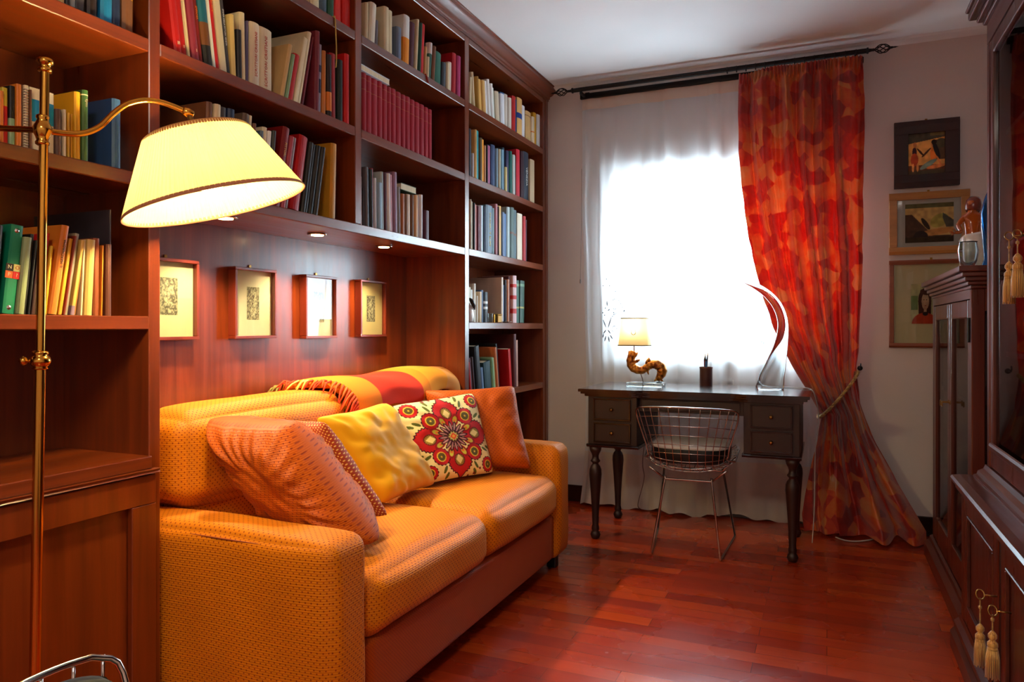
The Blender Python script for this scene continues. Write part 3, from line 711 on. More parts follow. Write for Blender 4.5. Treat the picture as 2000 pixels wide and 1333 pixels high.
# each row: x0, x1 at the foot of the spine, y of the top, lean in pixels, colour, description, options  (pixels of the photograph)
O = dict
ROWS = [
 ('high shelf behind the brass lamp', 'books high behind the floor lamp', 0, 1.915, [
  (118, 129, None, 0, TN, 'tan book', O(h=.25)), (130, 137, None, 0, DG, 'thin dark book', O(h=.24)), (138, 145, None, 0, GR, 'grey-white book', O(h=.24)), (146, 168, None, 0, DG, 'thick dark grey book', O(h=.27)), (170, 190, None, 0, (44, 30, 26), 'thick brown-black book', O(h=.28)),
  (193, 216, None, 2, (26, 118, 172), 'bright blue book', O(h=.27)), (220, 237, None, 0, NV, 'navy book', O(h=.26)), (238, 259, None, 0, YE, 'yellow book with brown foot', O(h=.27, bands=((0, .33, BR),)))]),
 ('shelf behind the lamp arm', 'books behind the curved lamp arm', 0, 1.545, [
  (-22, -12, 178, 0, TN, 'tan book', {}), (-10, -2, 174, 0, OR, 'thick orange book', {}), (-1, 6, 178, 0, OR, 'thin orange book', {}), (8, 18.5, 171, 0, (214, 190, 60), 'yellow book with red lower half', O(bands=((0, .68, RD),))), (20, 30, 168, 0, BK, 'black book with pale green foot', O(bands=((0, .46, LG),))),
  (31, 40, 165, 0, OR, 'orange book', {}), (42, 47, 165, 0, BR, 'thin brown book', {}), (48, 56, 167, 0, CR, 'spiral-bound cream notebook', O(spiral=1)), (56.5, 59, 176, 0, BR, 'very thin brown booklet', {}),
  (59.5, 107, 176, 0, CR, 'wide cream box file with blue band', O(bands=((.47, .82, (16, 130, 170)),), hard=False)), (109, 120, 214, -1, (92, 66, 54), 'mottled brown booklet', {}), (121, 126, 215, 0, CR, 'thin cream booklet', {}),
  (126.5, 130.5, 221, 0, YE, 'thin yellow booklet', O(hard=False)), (131, 135, 221, 0, (214, 162, 40), 'thin yellow booklet', O(hard=False)), (135.5, 138.5, 223, 0, YE, 'thin yellow booklet', O(hard=False)), (139, 143, 223, 0, (206, 150, 36), 'thin yellow booklet', O(hard=False)), (143.5, 147, 226, 0, YE, 'thin yellow booklet', O(hard=False)),
  (147.5, 159.5, 180, 0, (232, 170, 30), 'tall bright yellow book', {}), (160.5, 172, 177, 0, (66, 104, 50), 'green book with pale line', O(bands=((.925, .94, CR),), title=('Egitto', .82, .55, CR, -1))), (216, 233, 195, 0, (44, 78, 124), 'lone blue hardback', {})]),
 ('shelf with the green binder', 'books beside the green ring binder', 0, 1.160, [
  (-26, -5, 440, 14, (60, 40, 34), 'thick brown book', {}),
  (3, 27, 440, 17, (10, 120, 86), 'green ring binder', O(depth=.27, hard=False, binder=1)), (28.5, 43.5, 465, 20, (150, 160, 110), 'pale olive book', {}), (45, 52, 458, 18, BK, 'black book', {}), (53, 57, 470, 15, BK, 'thin black book', {}), (58, 61, 500, 12, (110, 70, 50), 'thin brown booklet', {}), (62, 70, 470, 14, (70, 40, 34), 'dark brown book', {}),
  (71, 78, 470, 13, DR, 'dark red book', {}), (79, 84, 456, 15, RD, 'thin red book', {}), (85.5, 91, 481, 14, YE, 'thin yellow book', {}), (91.8, 107, 442, 29, OR, 'thick orange book with black title', O(title=('IL MARCHIROMA', .68, .5, (60, 30, 20), 1))), (107.5, 112.5, 479, 22, YE, 'slim golden book', {}), (113, 120, 467, 23, (224, 166, 50), 'golden yellow book', {}),
  (120.5, 124.5, 462, 24, (128, 40, 20), 'thin red-brown book', {}), (125, 133, 457, 25, (150, 142, 122), 'grey-olive book', {}), (137, 143.5, 470, 20, (226, 180, 90), 'pale yellow book with lilac foot', O(bands=((0, .12, (150, 120, 140)),))), (144, 150.5, 511, 12, (170, 110, 44), 'short brown book', {}),
  (157.5, 161.5, 469, 7, CR, 'thin cream book', {}), (162.5, 177.5, 469, 7, (214, 176, 96), 'thick sand-coloured book', {}), (184, 196, 466, 1, (140, 70, 36), 'brown mesh-covered book', O(mesh=1)), (197, 199.8, 480, 3, OR, 'thin orange booklet', {}), (204, 214.5, 478, 1, (92, 48, 30), 'tall brown book', {}), (216, 219, 410, 0, (58, 52, 58), 'large thin folder in clear sleeve', O(depth=.30, hard=False))]),
 ('topmost shelf above the lampshade', 'books on the topmost shelf', 1, 2.29, [
  (596, 603, None, 0, TN, 'tan book', O(h=.2)), (604, 621, None, -1, CR, 'thick cream book', O(h=.22)), (626, 639, None, 0, GB, 'grey-blue book', O(h=.22)), (640, 651, None, 0, GN, 'grey-green book', O(h=.23)), (653, 668.5, None, 0, (224, 34, 18), 'bright red book', O(h=.25)), (669.5, 686, None, 0, (214, 26, 14), 'bright red book', O(h=.25))]),
 ('second shelf above the lampshade', 'books on the shelf above the lampshade', 1, 1.915, [
  (339, 354, None, -17, (188, 22, 18), 'tall red volume marked III', O(h=.31, title=('III', .09, .45, CR, 2))), (354.4, 368, None, -17, (182, 20, 18), 'tall red volume marked II', O(h=.31, title=('II', .09, .45, CR, 2))), (369, 373, None, -17, CR, 'thin cream book', O(h=.30, hard=False)), (374, 387.5, None, -17, (138, 40, 58), 'tall purple-red volume marked I', O(h=.31, title=('I', .09, .45, CR, 2))),
  (388.5, 398.5, None, -22, (116, 20, 16), 'dark red book with orange title', O(h=.29, title=('EPIFANIA', .5, .5, OR, -1))), (399, 415.5, None, -22, (30, 100, 122), 'blue art book with brown and dark foot', O(h=.30, bands=((.0, .2, (30, 26, 24)), (.2, .42, (120, 70, 30))))), (416, 419.5, None, -26, WH, 'thin white book', O(h=.31, hard=False)), (420, 430, None, -27, RD, 'red book with orange title', O(h=.31, title=('LA CITTA DELL ARTE', .68, .42, OR, -1))),
  (430.5, 443, None, -28, CR, 'thick leaning cream book', O(h=.30, hard=False)), (444, 453, None, -30, DG, 'dark grey book with white title', O(h=.32, title=('STORIA DELLA PITTURA VENETA', .45, .4, WH, -1))),
  (453.8, 462, 29, -5, (228, 196, 120), 'cream-yellow book', {}), (462.5, 471, 59, -2, BK, 'black rounded book', {}), (471.5, 482, 25, -2, CR, 'tall cream book', {}), (482.2, 485.5, 41, 0, (96, 92, 132), 'thin lavender book', {}),
  (486, 504, 46, 0, (222, 204, 176), 'thick cream hardback with red title, lamp side', O(title=('SCRITTORI CRISTIANI', .5, .36, (196, 70, 50), 1))), (504.6, 532, 56, 0, (226, 204, 166), 'thickest cream hardback with red title', O(title=('SCRITTORI CRISTIANI', .47, .26, (196, 60, 40), 1))),
  (546, 553.5, 87, 14, TN, 'leaning tan book with worn cover', {}), (554, 559.5, 107, 13, LG, 'pale green book', {}), (560, 571.5, 107, 14, RD, 'bright red paperback', {}), (572, 580, 75, 21, CR, 'cream book with black emblem', O(hard=False)), (580.4, 588, 66, 27, CR, 'tall leaning cream book', {}), (589, 592.5, 74, 24, MR, 'thin leaning maroon book', {}),
  (612, 620, 62, 3, (116, 34, 48), 'big maroon book', O(depth=.27)), (620.6, 627.5, 87, 2, (150, 146, 160), 'mottled grey-white book', O(bands=((.3, .5, NV), (.6, .7, NV)))), (628.5, 635, 100, 1, (196, 116, 40), 'thin ochre book', {}), (637, 645, 108, 0, (40, 26, 24), 'dark book with orange foot', O(bands=((.1, .4, OR),))), (646, 657, 105, -1, (150, 16, 18), 'deep red book', {}), (659, 668.5, 118, 0, (30, 40, 34), 'black-green book', {}), (670, 679, 107, 0, (200, 18, 18), 'glossy red book', {})]),
 ('shelf partly hidden by the lampshade', 'books behind the lampshade', 1, 1.537, [
  (400, 412, 200, 4, BR, 'brown book', {}), (414, 426, 205, 4, CR, 'cream book', {}), (428, 440, 210, 4, DG, 'grey book', {}), (442, 455, 214, 4, NV, 'navy book', {}),
  (464, 477, 223, 8, (96, 78, 66), 'brown-grey book', {}), (478, 486, 226, 8, CR, 'cream book', {}), (487, 493, 242, 8, BR, 'brown book', {}), (497, 503, 256, 8, GB, 'slate blue book', {}), (504, 513, 249, 9, CR, 'cream book', {}), (513.5, 520, 257, 10, WH, 'white book', {}), (521, 527, 257, 11, (60, 66, 58), 'dark green-grey book', {}),
  (533, 547, 248, 15, (128, 14, 14), 'dark red book with gold title', O(title=('PITTORI', .72, .4, (210, 150, 60), -1))), (548, 555, 268, 19, (176, 70, 84), 'rose red book', {}), (555.5, 563, 271, 22, (150, 130, 130), 'striped grey and gold book', O(bands=((.2, .55, CR),))), (566, 584, 268, 21, (176, 10, 18), 'broad red hardback', {}),
  (586, 593.5, 280, 19, (36, 30, 24), 'black-brown volume', {}), (594, 601.5, 283, 17, (40, 34, 26), 'black-brown volume', {}), (602, 609.5, 285, 15, (34, 30, 26), 'black-brown volume', {}), (610, 617.5, 288, 13, (42, 36, 28), 'black-brown volume', {}), (645, 656, 281, 3, (204, 142, 36), 'big ochre yellow book', O(depth=.26))]),
 ('shelf just under the cornice', 'books under the cornice', 2, 2.29, [
  (712, 717, 6, 1, CR, 'thin cream book', {}), (717.5, 729, 8, 4, (232, 222, 200), 'thick white-cream book', {}), (731, 738, 40, 1, (100, 96, 104), 'short blue-brown book', {}), (749, 758.5, 15, 0, CR, 'cream hardback', {}), (759, 768, 21, 0, CR, 'slimmer cream hardback', {}), (775, 784, 54, 0, (104, 118, 142), 'short slate blue book', {}),
  (785.5, 797, 32, 2, (230, 226, 218), 'white and orange book', O(bands=((0, .54, (240, 146, 20)),))), (800, 809, 45, 3, (84, 36, 50), 'maroon book', {}), (810, 814, 40, 6, CR, 'thin pinkish white book', {}), (814.5, 819, 47, 5, (20, 72, 54), 'dark green book', {}), (819.5, 827, 50, 7, (206, 18, 18), 'tall red book', {}),
  (828, 831, 92, 3, TN, 'thin tan book', {}), (831.4, 835, 112, 1, CR, 'short cream book', {}), (836, 841, 84, 3, (56, 104, 90), 'green book with white edge', O(bands=((.7, 1, WH),))), (841.5, 847, 92, 4, BR, 'brown book', {}), (850, 862, 103, 2, (40, 104, 84), 'thick green book', {}), (863, 870, 123, 1, (64, 74, 84), 'short dark grey book', {}), (871, 876, 124, 0, CR, 'cream book', {}), (876.5, 882, 122, 1, (216, 196, 180), 'pinkish cream book', {}), (882.5, 889.5, 105, 1, (180, 18, 34), 'crimson book', {}), (890, 897, 111, 1, (168, 46, 100), 'magenta book', {})]),
 ('lowest shelf over the niche, middle bay', 'books on the shelf over the niche', 2, 1.537, [
  (706.5, 709, 345, -1, WH, 'thin white booklet', {}), (709.5, 712, 368, -1, DG, 'thin grey booklet', {}), (713, 717, 326, -4, (96, 92, 96), 'thin black and grey book', {}), (717.5, 722, 327, -4, BK, 'black book', {}), (723, 727.5, 330, -5, BK, 'thin black book', {}), (728, 732, 327, -7, (150, 26, 38), 'thin red book', {}), (732.5, 736, 347, -5, (214, 222, 230), 'thin white-blue book', {}), (736.5, 745.5, 356, -5, (142, 168, 184), 'pale blue book', {}),
  (746, 751, 334, -7, (170, 186, 182), 'grey-green book', {}), (751.5, 755.5, 337, -6, (84, 30, 48), 'plum book', {}), (756, 761, 338, -6, WH, 'white book', {}), (761.5, 767.5, 340, -6, (186, 120, 126), 'dusty pink book', {}), (768, 775.5, 335, -6, (148, 108, 132), 'mauve book', {}), (776, 779.5, 365, -4, GR, 'thin grey book', {}),
  (784, 790.5, 379, 0, (172, 96, 40), 'copper brown volume', {}), (791, 795, 380, 0, (140, 104, 74), 'brown volume', {}), (795.5, 802.5, 380, 0, (220, 184, 144), 'cream-tan volume', {}), (803, 807.5, 381, 0, (110, 74, 46), 'dark tan volume', {}), (808, 814, 382, 0, (216, 168, 114), 'pale tan volume', {}), (815, 819, 384, 0, (160, 120, 104), 'thin rose brown volume', {}), (819.5, 824.5, 381, 0, (226, 222, 220), 'white book', {}), (827, 836, 412, 0, (80, 20, 34), 'short dark plum book', {})]),
 ('top shelf of the window-end bay', 'books on the top shelf by the window', 3, 2.29, [
  (917, 920.5, 151, 1, CR, 'thin cream booklet', {}), (923.5, 927, 140, -5, CR, 'thin leaning cream booklet', {}), (931, 934.5, 150, -3, (176, 130, 50), 'thin ochre book', {}), (935, 942, 152, -7, (222, 168, 84), 'tan book', {}), (942.5, 948.5, 154, -8, (216, 170, 96), 'lighter tan book', {}), (949, 953.8, 154, -9, (226, 224, 226), 'grey-white book', {}), (954.2, 958.5, 151, -9, WH, 'tall white book', {}), (959, 963, 161, -7, WH, 'white book', {}), (963.4, 967.4, 168, -8, (212, 216, 204), 'greenish white book', {}),
  (969, 976, 178, -4, (206, 188, 160), 'beige book', {}), (977, 984, 182, -1, (226, 228, 234), 'white book with blue edge', O(bands=((.96, 1, BL),))), (986, 992, 185, 0, (206, 192, 176), 'pale stone book', {}), (993, 998, 192, 0, (218, 206, 190), 'pale cream book', {}), (998.4, 1004.8, 189, 0, (178, 24, 24), 'red book', {}), (1005.2, 1009, 195, 0, (20, 70, 112), 'thin deep blue book', {}), (1009.5, 1019, 193, 0, (222, 172, 104), 'tan book with blue band', O(bands=((.46, .6, (26, 60, 132)),))), (1019.5, 1026.5, 207, 0, (230, 226, 228), 'rounded white book', {}), (1027, 1037, 219, 0, (218, 176, 116), 'thick light tan book', O(bands=((.84, .86, BR),))),
  (1037.5, 1042.5, 229, 0, (234, 214, 180), 'cream book with orange spots', O(bands=((.42, .46, OR),))), (1043, 1048, 221, 0, (228, 170, 40), 'yellow book', {}), (1048.5, 1054.5, 225, 0, (226, 222, 218), 'off-white book', {}), (1055, 1061, 209, 0, (196, 190, 180), 'tall stone grey book', O(depth=.24))]),
 ('second shelf of the window-end bay', 'books on the second shelf by the window', 3, 1.915, [
  (916, 921, 252, 0, (34, 38, 50), 'dark navy book', {}), (921.5, 924.5, 300, 0, (190, 190, 190), 'short pale grey booklet', {}), (925, 928.3, 254, 0, (220, 172, 100), 'thin tan book', {}), (928.7, 935, 256, 0, (20, 134, 140), 'bright teal book', {}), (936, 940.5, 270, 0, (96, 80, 50), 'olive brown book', {}), (941, 946, 273, 0, (244, 156, 24), 'orange-yellow book', {}), (946.4, 948.8, 285, 0, (190, 150, 116), 'thin beige booklet', {}), (949.2, 951.3, 283, 0, BK, 'thin black book', {}),
  (951.7, 958.5, 285, 0, (168, 84, 122), 'pink-purple book', {}), (959, 966.5, 284, 0, (50, 72, 112), 'navy blue book', {}), (967, 970, 291, 0, (130, 160, 176), 'thin pale blue book', {}), (970.5, 973.4, 290, 0, (60, 50, 44), 'dark brown book', {}), (973.8, 976.6, 292, 0, (214, 204, 170), 'thin cream book', {}), (977, 981, 293, 0, (122, 162, 186), 'light blue book', {}), (981.4, 985, 289, 0, (36, 66, 84), 'deep petrol book', {}), (985.4, 989, 327, 0, (216, 196, 130), 'short straw booklet', {}),
  (990, 995, 295, 0, (58, 58, 92), 'indigo book with white lines', {}), (995.4, 999.8, 296, 0, (10, 96, 84), 'dark teal book', {}), (1000.2, 1004, 303, 0, (206, 210, 206), 'greyish white book', {}), (1004.5, 1008, 305, 0, (62, 62, 56), 'dark grey book', {}), (1008.4, 1015, 293, 0, (196, 30, 50), 'crimson red book', {}), (1016, 1022, 297, 0, (52, 24, 36), 'dark plum book', {}), (1022.6, 1033, 298, 0, (36, 48, 64), 'dark blue book with white title', O(title=('VENEZIA', .5, .34, WH, -1))), (1035, 1043.5, 313, 0, (210, 186, 150), 'sand book with black dot', {})]),
 ('third shelf of the window-end bay', 'books on the third shelf by the window', 3, 1.537, [
  (916, 918.4, 390, 0, (206, 190, 160), 'thin cream booklet', {}), (918.8, 923, 394, 0, (170, 150, 116), 'khaki book', {}), (923.4, 926.6, 397, 0, BK, 'thin black book', {}), (927, 932, 400, 0, SA, 'salmon book', {}), (932.4, 935.8, 403, 0, (110, 50, 66), 'thin maroon book', {}), (936.2, 940.4, 402, 0, (220, 228, 240), 'white-blue book', {}), (940.8, 944.4, 402, 0, (120, 144, 146), 'grey-green book', {}), (944.8, 947, 404, 0, NV, 'thin navy book', {}),
  (947.4, 960, 402, 0, (96, 116, 134), 'slate book titled in gold', O(title=('ARTE A VERONA', .5, .30, (226, 196, 90), 1))), (961, 965.5, 407, 0, (112, 142, 146), 'sea-grey book', {}), (966.8, 970.4, 399, 0, (206, 140, 150), 'thin pink book', {}), (970.8, 972.8, 404, 0, (60, 24, 24), 'thin dark red book', {}), (973.2, 979, 403, 0, (232, 182, 96), 'golden yellow book', {}), (979.4, 983.8, 415, 0, (96, 118, 152), 'grey-blue book', {}), (984.8, 989.6, 418, 0, (70, 110, 158), 'blue book', {}), (990, 995.6, 405, 0, (170, 186, 184), 'light grey book', {}),
  (996, 1002.6, 406, 0, (84, 104, 100), 'patterned green-grey volume', O(bands=((.48, .52, (120, 86, 70)),))), (1003, 1010, 411, 0, (76, 100, 108), 'patterned blue-grey volume', O(bands=((.48, .52, (120, 86, 70)),))), (1010.4, 1020, 418, 0, (228, 212, 184), 'wide cream book', {}), (1020.4, 1025, 423, 0, (182, 30, 36), 'red book', {}), (1025.4, 1029.6, 430, 0, (60, 32, 52), 'dark violet book', {})]),
 ('window-end shelf holding the swan', 'books on the shelf with the swan', 3, 1.157, [
  (916, 920, 561, 0, (228, 222, 206), 'white volume behind the swan', {}), (920.4, 927, 561, 0, (226, 216, 190), 'cream volume behind the swan', {}), (928, 932.6, 566, 0, WH, 'white book', {}), (933, 937.4, 554, 0, (226, 216, 196), 'tall cream book', {}), (937.8, 939.8, 565, 0, WH, 'thin white booklet', {}), (940.2, 943, 578, 0, (220, 208, 190), 'short cream booklet', {}), (943.4, 948.6, 570, 0, (220, 186, 142), 'beige book', {}), (949, 954.6, 567, 0, (24, 52, 92), 'navy book', {}), (955, 962, 571, 0, (40, 42, 50), 'black and white spotted book', O(bands=((.62, .7, WH), (.44, .52, WH)))),
  (984, 987, 542, 0, (214, 190, 170), 'large flat book with beige cover', O(depth=.30, hard=False)), (987.6, 990.6, 557, 0, (44, 66, 104), 'thin blue book', {}), (991, 993.6, 547, 0, (40, 30, 30), 'thin black-brown book', {}), (994, 997.6, 546, 0, (190, 112, 72), 'copper-coloured book', {}), (998, 1001, 540, 0, (90, 24, 28), 'thin wine red book', {}), (1001.4, 1008, 539, 0, (214, 176, 176), 'white book with red flowers', O(bands=((.2, .3, RD), (.5, .58, RD), (.75, .82, RD)))),
  (1008.6, 1015.5, 548, 0, (52, 92, 76), 'green gilt-banded volume nearer the swan', O(bands=((.86, .92, (120, 150, 120)), (.34, .38, (170, 160, 90))))), (1016, 1024, 549, 1, (44, 82, 68), 'green gilt-banded volume', O(bands=((.86, .92, (110, 144, 116)), (.34, .38, (170, 160, 90)))))]),
 ('lowest open shelf by the window', 'books on the lowest shelf by the window', 3, .775, [
  (918.5, 920.5, 708, -4, (196, 30, 30), 'thin red booklet', {}), (921, 924.4, 700, -5, (110, 74, 84), 'thin brown-violet book', {}), (924.8, 928, 698, -6, (60, 40, 44), 'thin dark book', {}), (931, 940, 676, -10, (24, 28, 34), 'large black portfolio with pale edge', O(depth=.26)), (941, 947, 719, -5, (84, 110, 140), 'small blue book', {}), (948, 960.5, 707, -9, (28, 60, 68), 'teal-black book', {}), (961, 965, 699, -8, (120, 160, 120), 'pale green booklet', {}), (965.4, 969, 700, -8, (170, 150, 80), 'thin olive book', {}), (969.4, 973.4, 679, -9, (190, 100, 50), 'orange-brown book', {}), (974, 977.5, 672, -9, (20, 20, 24), 'thin black folder', O(depth=.28)),
  (997, 1001, 682, -4, (190, 8, 14), 'large red album', O(depth=.235, hard=False)), (1003, 1007.5, 653, -1, (86, 34, 36), 'large maroon album', O(depth=.31)), (1008.5, 1013, 665, -1, (196, 150, 130), 'rose cream book', {})]),
]
BAYS_Y = [(b[0] + .0005, b[1] - .0005) for b in bays]
ORDN = ['first', 'second', 'third', 'fourth', 'fifth', 'sixth', 'seventh', 'eighth', 'ninth', 'tenth', 'eleventh', 'twelfth', 'thirteenth', 'fourteenth', 'fifteenth', 'sixteenth']
def row_labels(descs, shelf_name):
    out = []; n = len(descs); COLW = lambda d: d
    for i, d in enumerate(descs):
        if descs.count(d) == 1: out.append('%s, %s' % (d, shelf_name)); continue
        same = [k for k in range(n) if descs[k] == d]; k = same.index(i)
        out.append('%s, %s such towards the window, %s' % (d, ORDN[k], shelf_name))
    return out
ALL_BOOKS = []
for shelf_name, group, bay, zs, rows in ROWS:
    labs = row_labels([r[5] for r in rows], shelf_name)
    pend = BAYS_Y[bay][0]; calc = []
    for (x0, x1, yt, lean, col, desc, op) in rows:
        y0 = at(x0, 500, X=XSP).y; y1 = at(x1, 500, X=XSP).y
        y0 = max(y0, pend + .0006); y1 = max(min(y1, BAYS_Y[bay][1]), y0 + .004); pend = y1
        xm_ = (x0 + x1) / 2
        h = op.get('h') or at(xm_ + lean, yt, X=XSP).z - zs
        h = min(h, .332 if zs < 2.2 else .29)
        dy = at(xm_ + lean, 500, X=XSP).y - at(xm_, 500, X=XSP).y
        calc.append([y0, y1, h, math.atan2(dy, h) if lean else 0])
    # neighbours leaning together share one angle, so that they rest flat against each other
    i = 0
    while i < len(calc):
        j = i + 1
        while j < len(calc) and calc[i][3] * calc[j][3] > 0 and calc[j][0] - calc[j - 1][1] < .006 and .62 < calc[j][3] / calc[j - 1][3] < 1.6: j += 1
        a_ = sum(c[3] for c in calc[i:j]) / (j - i)
        if a_ > 0 and j < len(calc): a_ = min(a_, calc[j][3] + 1.45 * math.asin(min(.9, max(.002, calc[j][0] - calc[j - 1][1]) / min(calc[j][2], calc[j - 1][2])))) if calc[j][3] >= 0 else a_
        if a_ < 0 and i > 0 and calc[i - 1][3] > a_: a_ = -min(-a_, max(-calc[i - 1][3], math.asin(min(.9, max(.002, calc[i][0] - calc[i - 1][1]) / min(calc[i][2], calc[i - 1][2])))))
        if a_ < 0 and i == 0: a_ = -min(-a_, math.asin(min(.9, max(.001, calc[i][0] - BAYS_Y[bay][0]) / calc[i][2])))
        for c in calc[i:j]: c[3] = a_
        i = j
    for (x0, x1, yt, lean, col, desc, op), lab, (y0, y1, h, ang) in zip(rows, labs, calc):
        op = dict(op); w_b = (y1 - y0) * math.cos(ang) - (.0004 if abs(ang) > .01 else 0)
        if ang > 0: y0 = y1 - w_b
        else: y1 = y0 + w_b
        hh = h / math.cos(ang); rise = abs(math.sin(ang)) * w_b
        jit = ((len(ALL_BOOKS) * 37) % 11 - 5) * .0012
        b = make_book(y0, y1, zs + .0003, hh - rise * .5, ang, col, depth=op.get('depth', min(.235, max(.13, hh * .72))), xs=op.get('xs', (XSP - .03 if 'swan' in shelf_name and x0 < 963 else XSP - .018 if 'swan' in shelf_name and 983 < x0 < 1001 else XSP)) + jit, hard=op.get('hard', True), bands=op.get('bands', ()), title=op.get('title') if (op.get('title') and op['title'][4] != 2) else None)
        if op.get('title') and op['title'][4] == 2:
            s, f, hw, c, _ = op['title']; pv = Vector((XSP, y0, zs)); Rm = Matrix.Translation(pv) @ Matrix.Rotation(-ang, 4, 'X') @ Matrix.Translation(-pv)
            q = Rm @ Vector((XSP + jit + .0068, (y0 + y1) / 2, zs + hh * f)); text('title', s, (y1 - y0) * hw * 1.1, bookmat(c, .4), b, q, Rm.to_3x3() @ Vector((0, 1, 0)), Rm.to_3x3() @ Vector((0, 0, 1)), .0004)
        if op.get('spiral'):
            bm = NB()
            for k in range(22):
                zz = zs + .01 + k * (hh - .02) / 21; tube(bm, [(XSP + jit + .006 * math.sin(t) - .002, (y0 + y1) / 2 + (y1 - y0) * .52 * math.cos(t), zz) for t in [2 * math.pi * q / 10 for q in range(10)]], .0009, 5, closed=True)
            obj('spiral_wire', bm, M['chrome'], b)
        if op.get('binder'):
            b['category'] = 'binder'; b.name = 'ring_binder'; ORG[b.name] = b.location.copy()
            pv = Vector((XSP + jit, y1, zs)); Rm = Matrix.Translation(pv) @ Matrix.Rotation(-ang, 4, 'X') @ Matrix.Translation(-pv); yc = (y0 + y1) / 2; xx = XSP + jit + .0012
            for zf in (.07, .93):
                bm = NB(); lathe(bm, [(.0005, .004), (.003, .003), (.006, 0)], (xx - .001, yc, zs + hh * zf), (1, 0, 0), 14); bmesh.ops.transform(bm, matrix=Rm, verts=bm.verts); obj('rivet', bm, M['chrome'], b)
            for (i_, j_, c, ch) in ((-1, 1, (40, 24, 20), 'N'), (1, 1, (206, 196, 120), 'O'), (-1, -1, (226, 104, 40), 'P'), (1, -1, (206, 20, 20), '?')):
                bm = NB(); q = .0085; box(bm, xx - .001, xx + .0004, yc + i_ * q - q * .96, yc + i_ * q + q * .96, zs + .098 + j_ * q - q * .96, zs + .098 + j_ * q + q * .96); bmesh.ops.transform(bm, matrix=Rm, verts=bm.verts); obj('logo_square', bm, bookmat(c), b)
                text('logo_letter', ch, .012, bookmat(CR if c[0] != 206 or c[1] == 20 else RD), b, Rm @ Vector((xx + .0008, yc + i_ * q, zs + .098 + j_ * q)), Rm.to_3x3() @ Vector((0, 1, 0)), Rm.to_3x3() @ Vector((0, 0, 1)), .0002)
        tag(b, lab, b.get('category') or ('notebook' if 'notebook' in desc else 'book'), group); ALL_BOOKS.append(b)

# the matched crimson set
edges = [706.8, 715, 725.5, 737, 746.5, 756, 763.5, 773, 783, 791.5, 800.5, 809.5, 819, 828, 836, 843]
for k in range(15):
    y0 = max(at(edges[k], 200, X=XSP).y, BAYS_Y[2][0]) + .0004; y1 = at(edges[k + 1], 200, X=XSP).y - .0006
    b = make_book(y0, y1, 1.9152, .238 + (.002 if k % 3 == 0 else 0), 0, (160, 22, 44), depth=.17, xs=XSP, rough=.38, bands=((.90, .905, (190, 120, 70)), (.72, .725, (190, 120, 70))))
    tag(b, '%s crimson volume of the matched set, counted from the lamp end' % ORDN[k], 'book', 'matched crimson volumes')
# books lying flat on top of others
def flat_book(label, x0, x1, y0, y1, z0, z1, col, group):
    bm = NB(); t = .002
    prism(bm, [(x0, z0), (x1, z0), (x1, z0 + t), (x0 + t, z0 + t), (x0 + t, z1 - t), (x1, z1 - t), (x1, z1), (x0, z1)], 1, y0, y1)
    b = obj('book', bm, bookmat(col), org=((x0 + x1) / 2, (y0 + y1) / 2, z0)); bm = NB(); box(bm, x0 + t + .0001, x1 - .001, y0 + .002, y1 - .002, z0 + t + .0001, z1 - t - .0001); obj('pages', bm, M['paper'], b); tag(b, label, 'book', group)
flat_book('white book lying flat on the matched crimson volumes', XSP - .14, XSP + .012, 2.415, 2.625, 2.156, 2.180, (214, 224, 236), 'books lying flat')
flat_book('green-backed book lying flat on the tan volumes', XSP - .17, XSP - .004, at(785, 370, X=XSP).y, at(814.5, 370, X=XSP).y, at(800, 377, X=XSP).z + .005, at(800, 362, X=XSP).z, (80, 96, 60), 'books lying flat')
# hanging marker ribbons
bm = NB()
def strip(bm, pts, w, t=.0008):
    tube(bm, pts, [(w, t)] * len(pts), 6)
p0 = at(655, 36, X=XBF + .003); 
tube(bm, [Vector((XSP, p0.y - .003, 2.2925)), Vector((XBF + .001, p0.y, 2.2925)), at(655, 45, X=XBF + .004), at(657, 90, X=XBF + .006), at(657, 120, X=XBF + .004), at(656, 132, X=XBF + .006)], [(.0012, .0045)] * 6, 8); tag(obj('bookmark_ribbon', bm, base_mat('cream_ribbon', (226, 206, 120), .6), org=p0), 'cream bookmark ribbon hanging over the edge of the topmost shelf', 'ribbon')
bm = NB(); q = at(833, 148, X=XBF + .003)
tube(bm, [Vector((XSP, q.y, 2.2925)), Vector((XBF + .001, q.y, 2.2925)), at(834, 152, X=XBF + .003), at(836.5, 162, X=XBF + .004)], [(.0012, .0035)] * 4, 8); tag(obj('bookmark_ribbon', bm, base_mat('red_ribbon', (190, 40, 26), .6), org=q), 'short red bookmark ribbon over the shelf edge under the cornice', 'ribbon')

# small things on the swan shelf
zs = 1.1575
sw = at(922, 606, X=-1.705)
s_ = thing('swan_figurine', 'white ceramic swan with black beak mark on the window-end shelf', 'figurine', (sw.x - .01, sw.y, zs))
bm = NB(); lathe(bm, [(.0005, 0), (.022, .001), (.030, .016), (.033, .036), (.029, .062), (.018, .085), (.008, .098), (.0005, .102)], (sw.x - .012, sw.y, zs), seg=28); bmesh.ops.scale(bm, vec=(.62, 1.0, 1.0), space=Matrix.Translation(-Vector((sw.x - .012, sw.y, 0))), verts=bm.verts); obj('body', bm, M['swan'], s_, True)
bm = NB(); tube(bm, [Vector((sw.x + .0, sw.y - .028, zs + .125)), Vector((sw.x + .006, sw.y - .018, zs + .112)), Vector((sw.x + .010, sw.y + .0, zs + .086)), Vector((sw.x + .010, sw.y + .012, zs + .066))], [.004, .011, .010, .003], 10); obj('beak', bm, M['black'], s_, True)
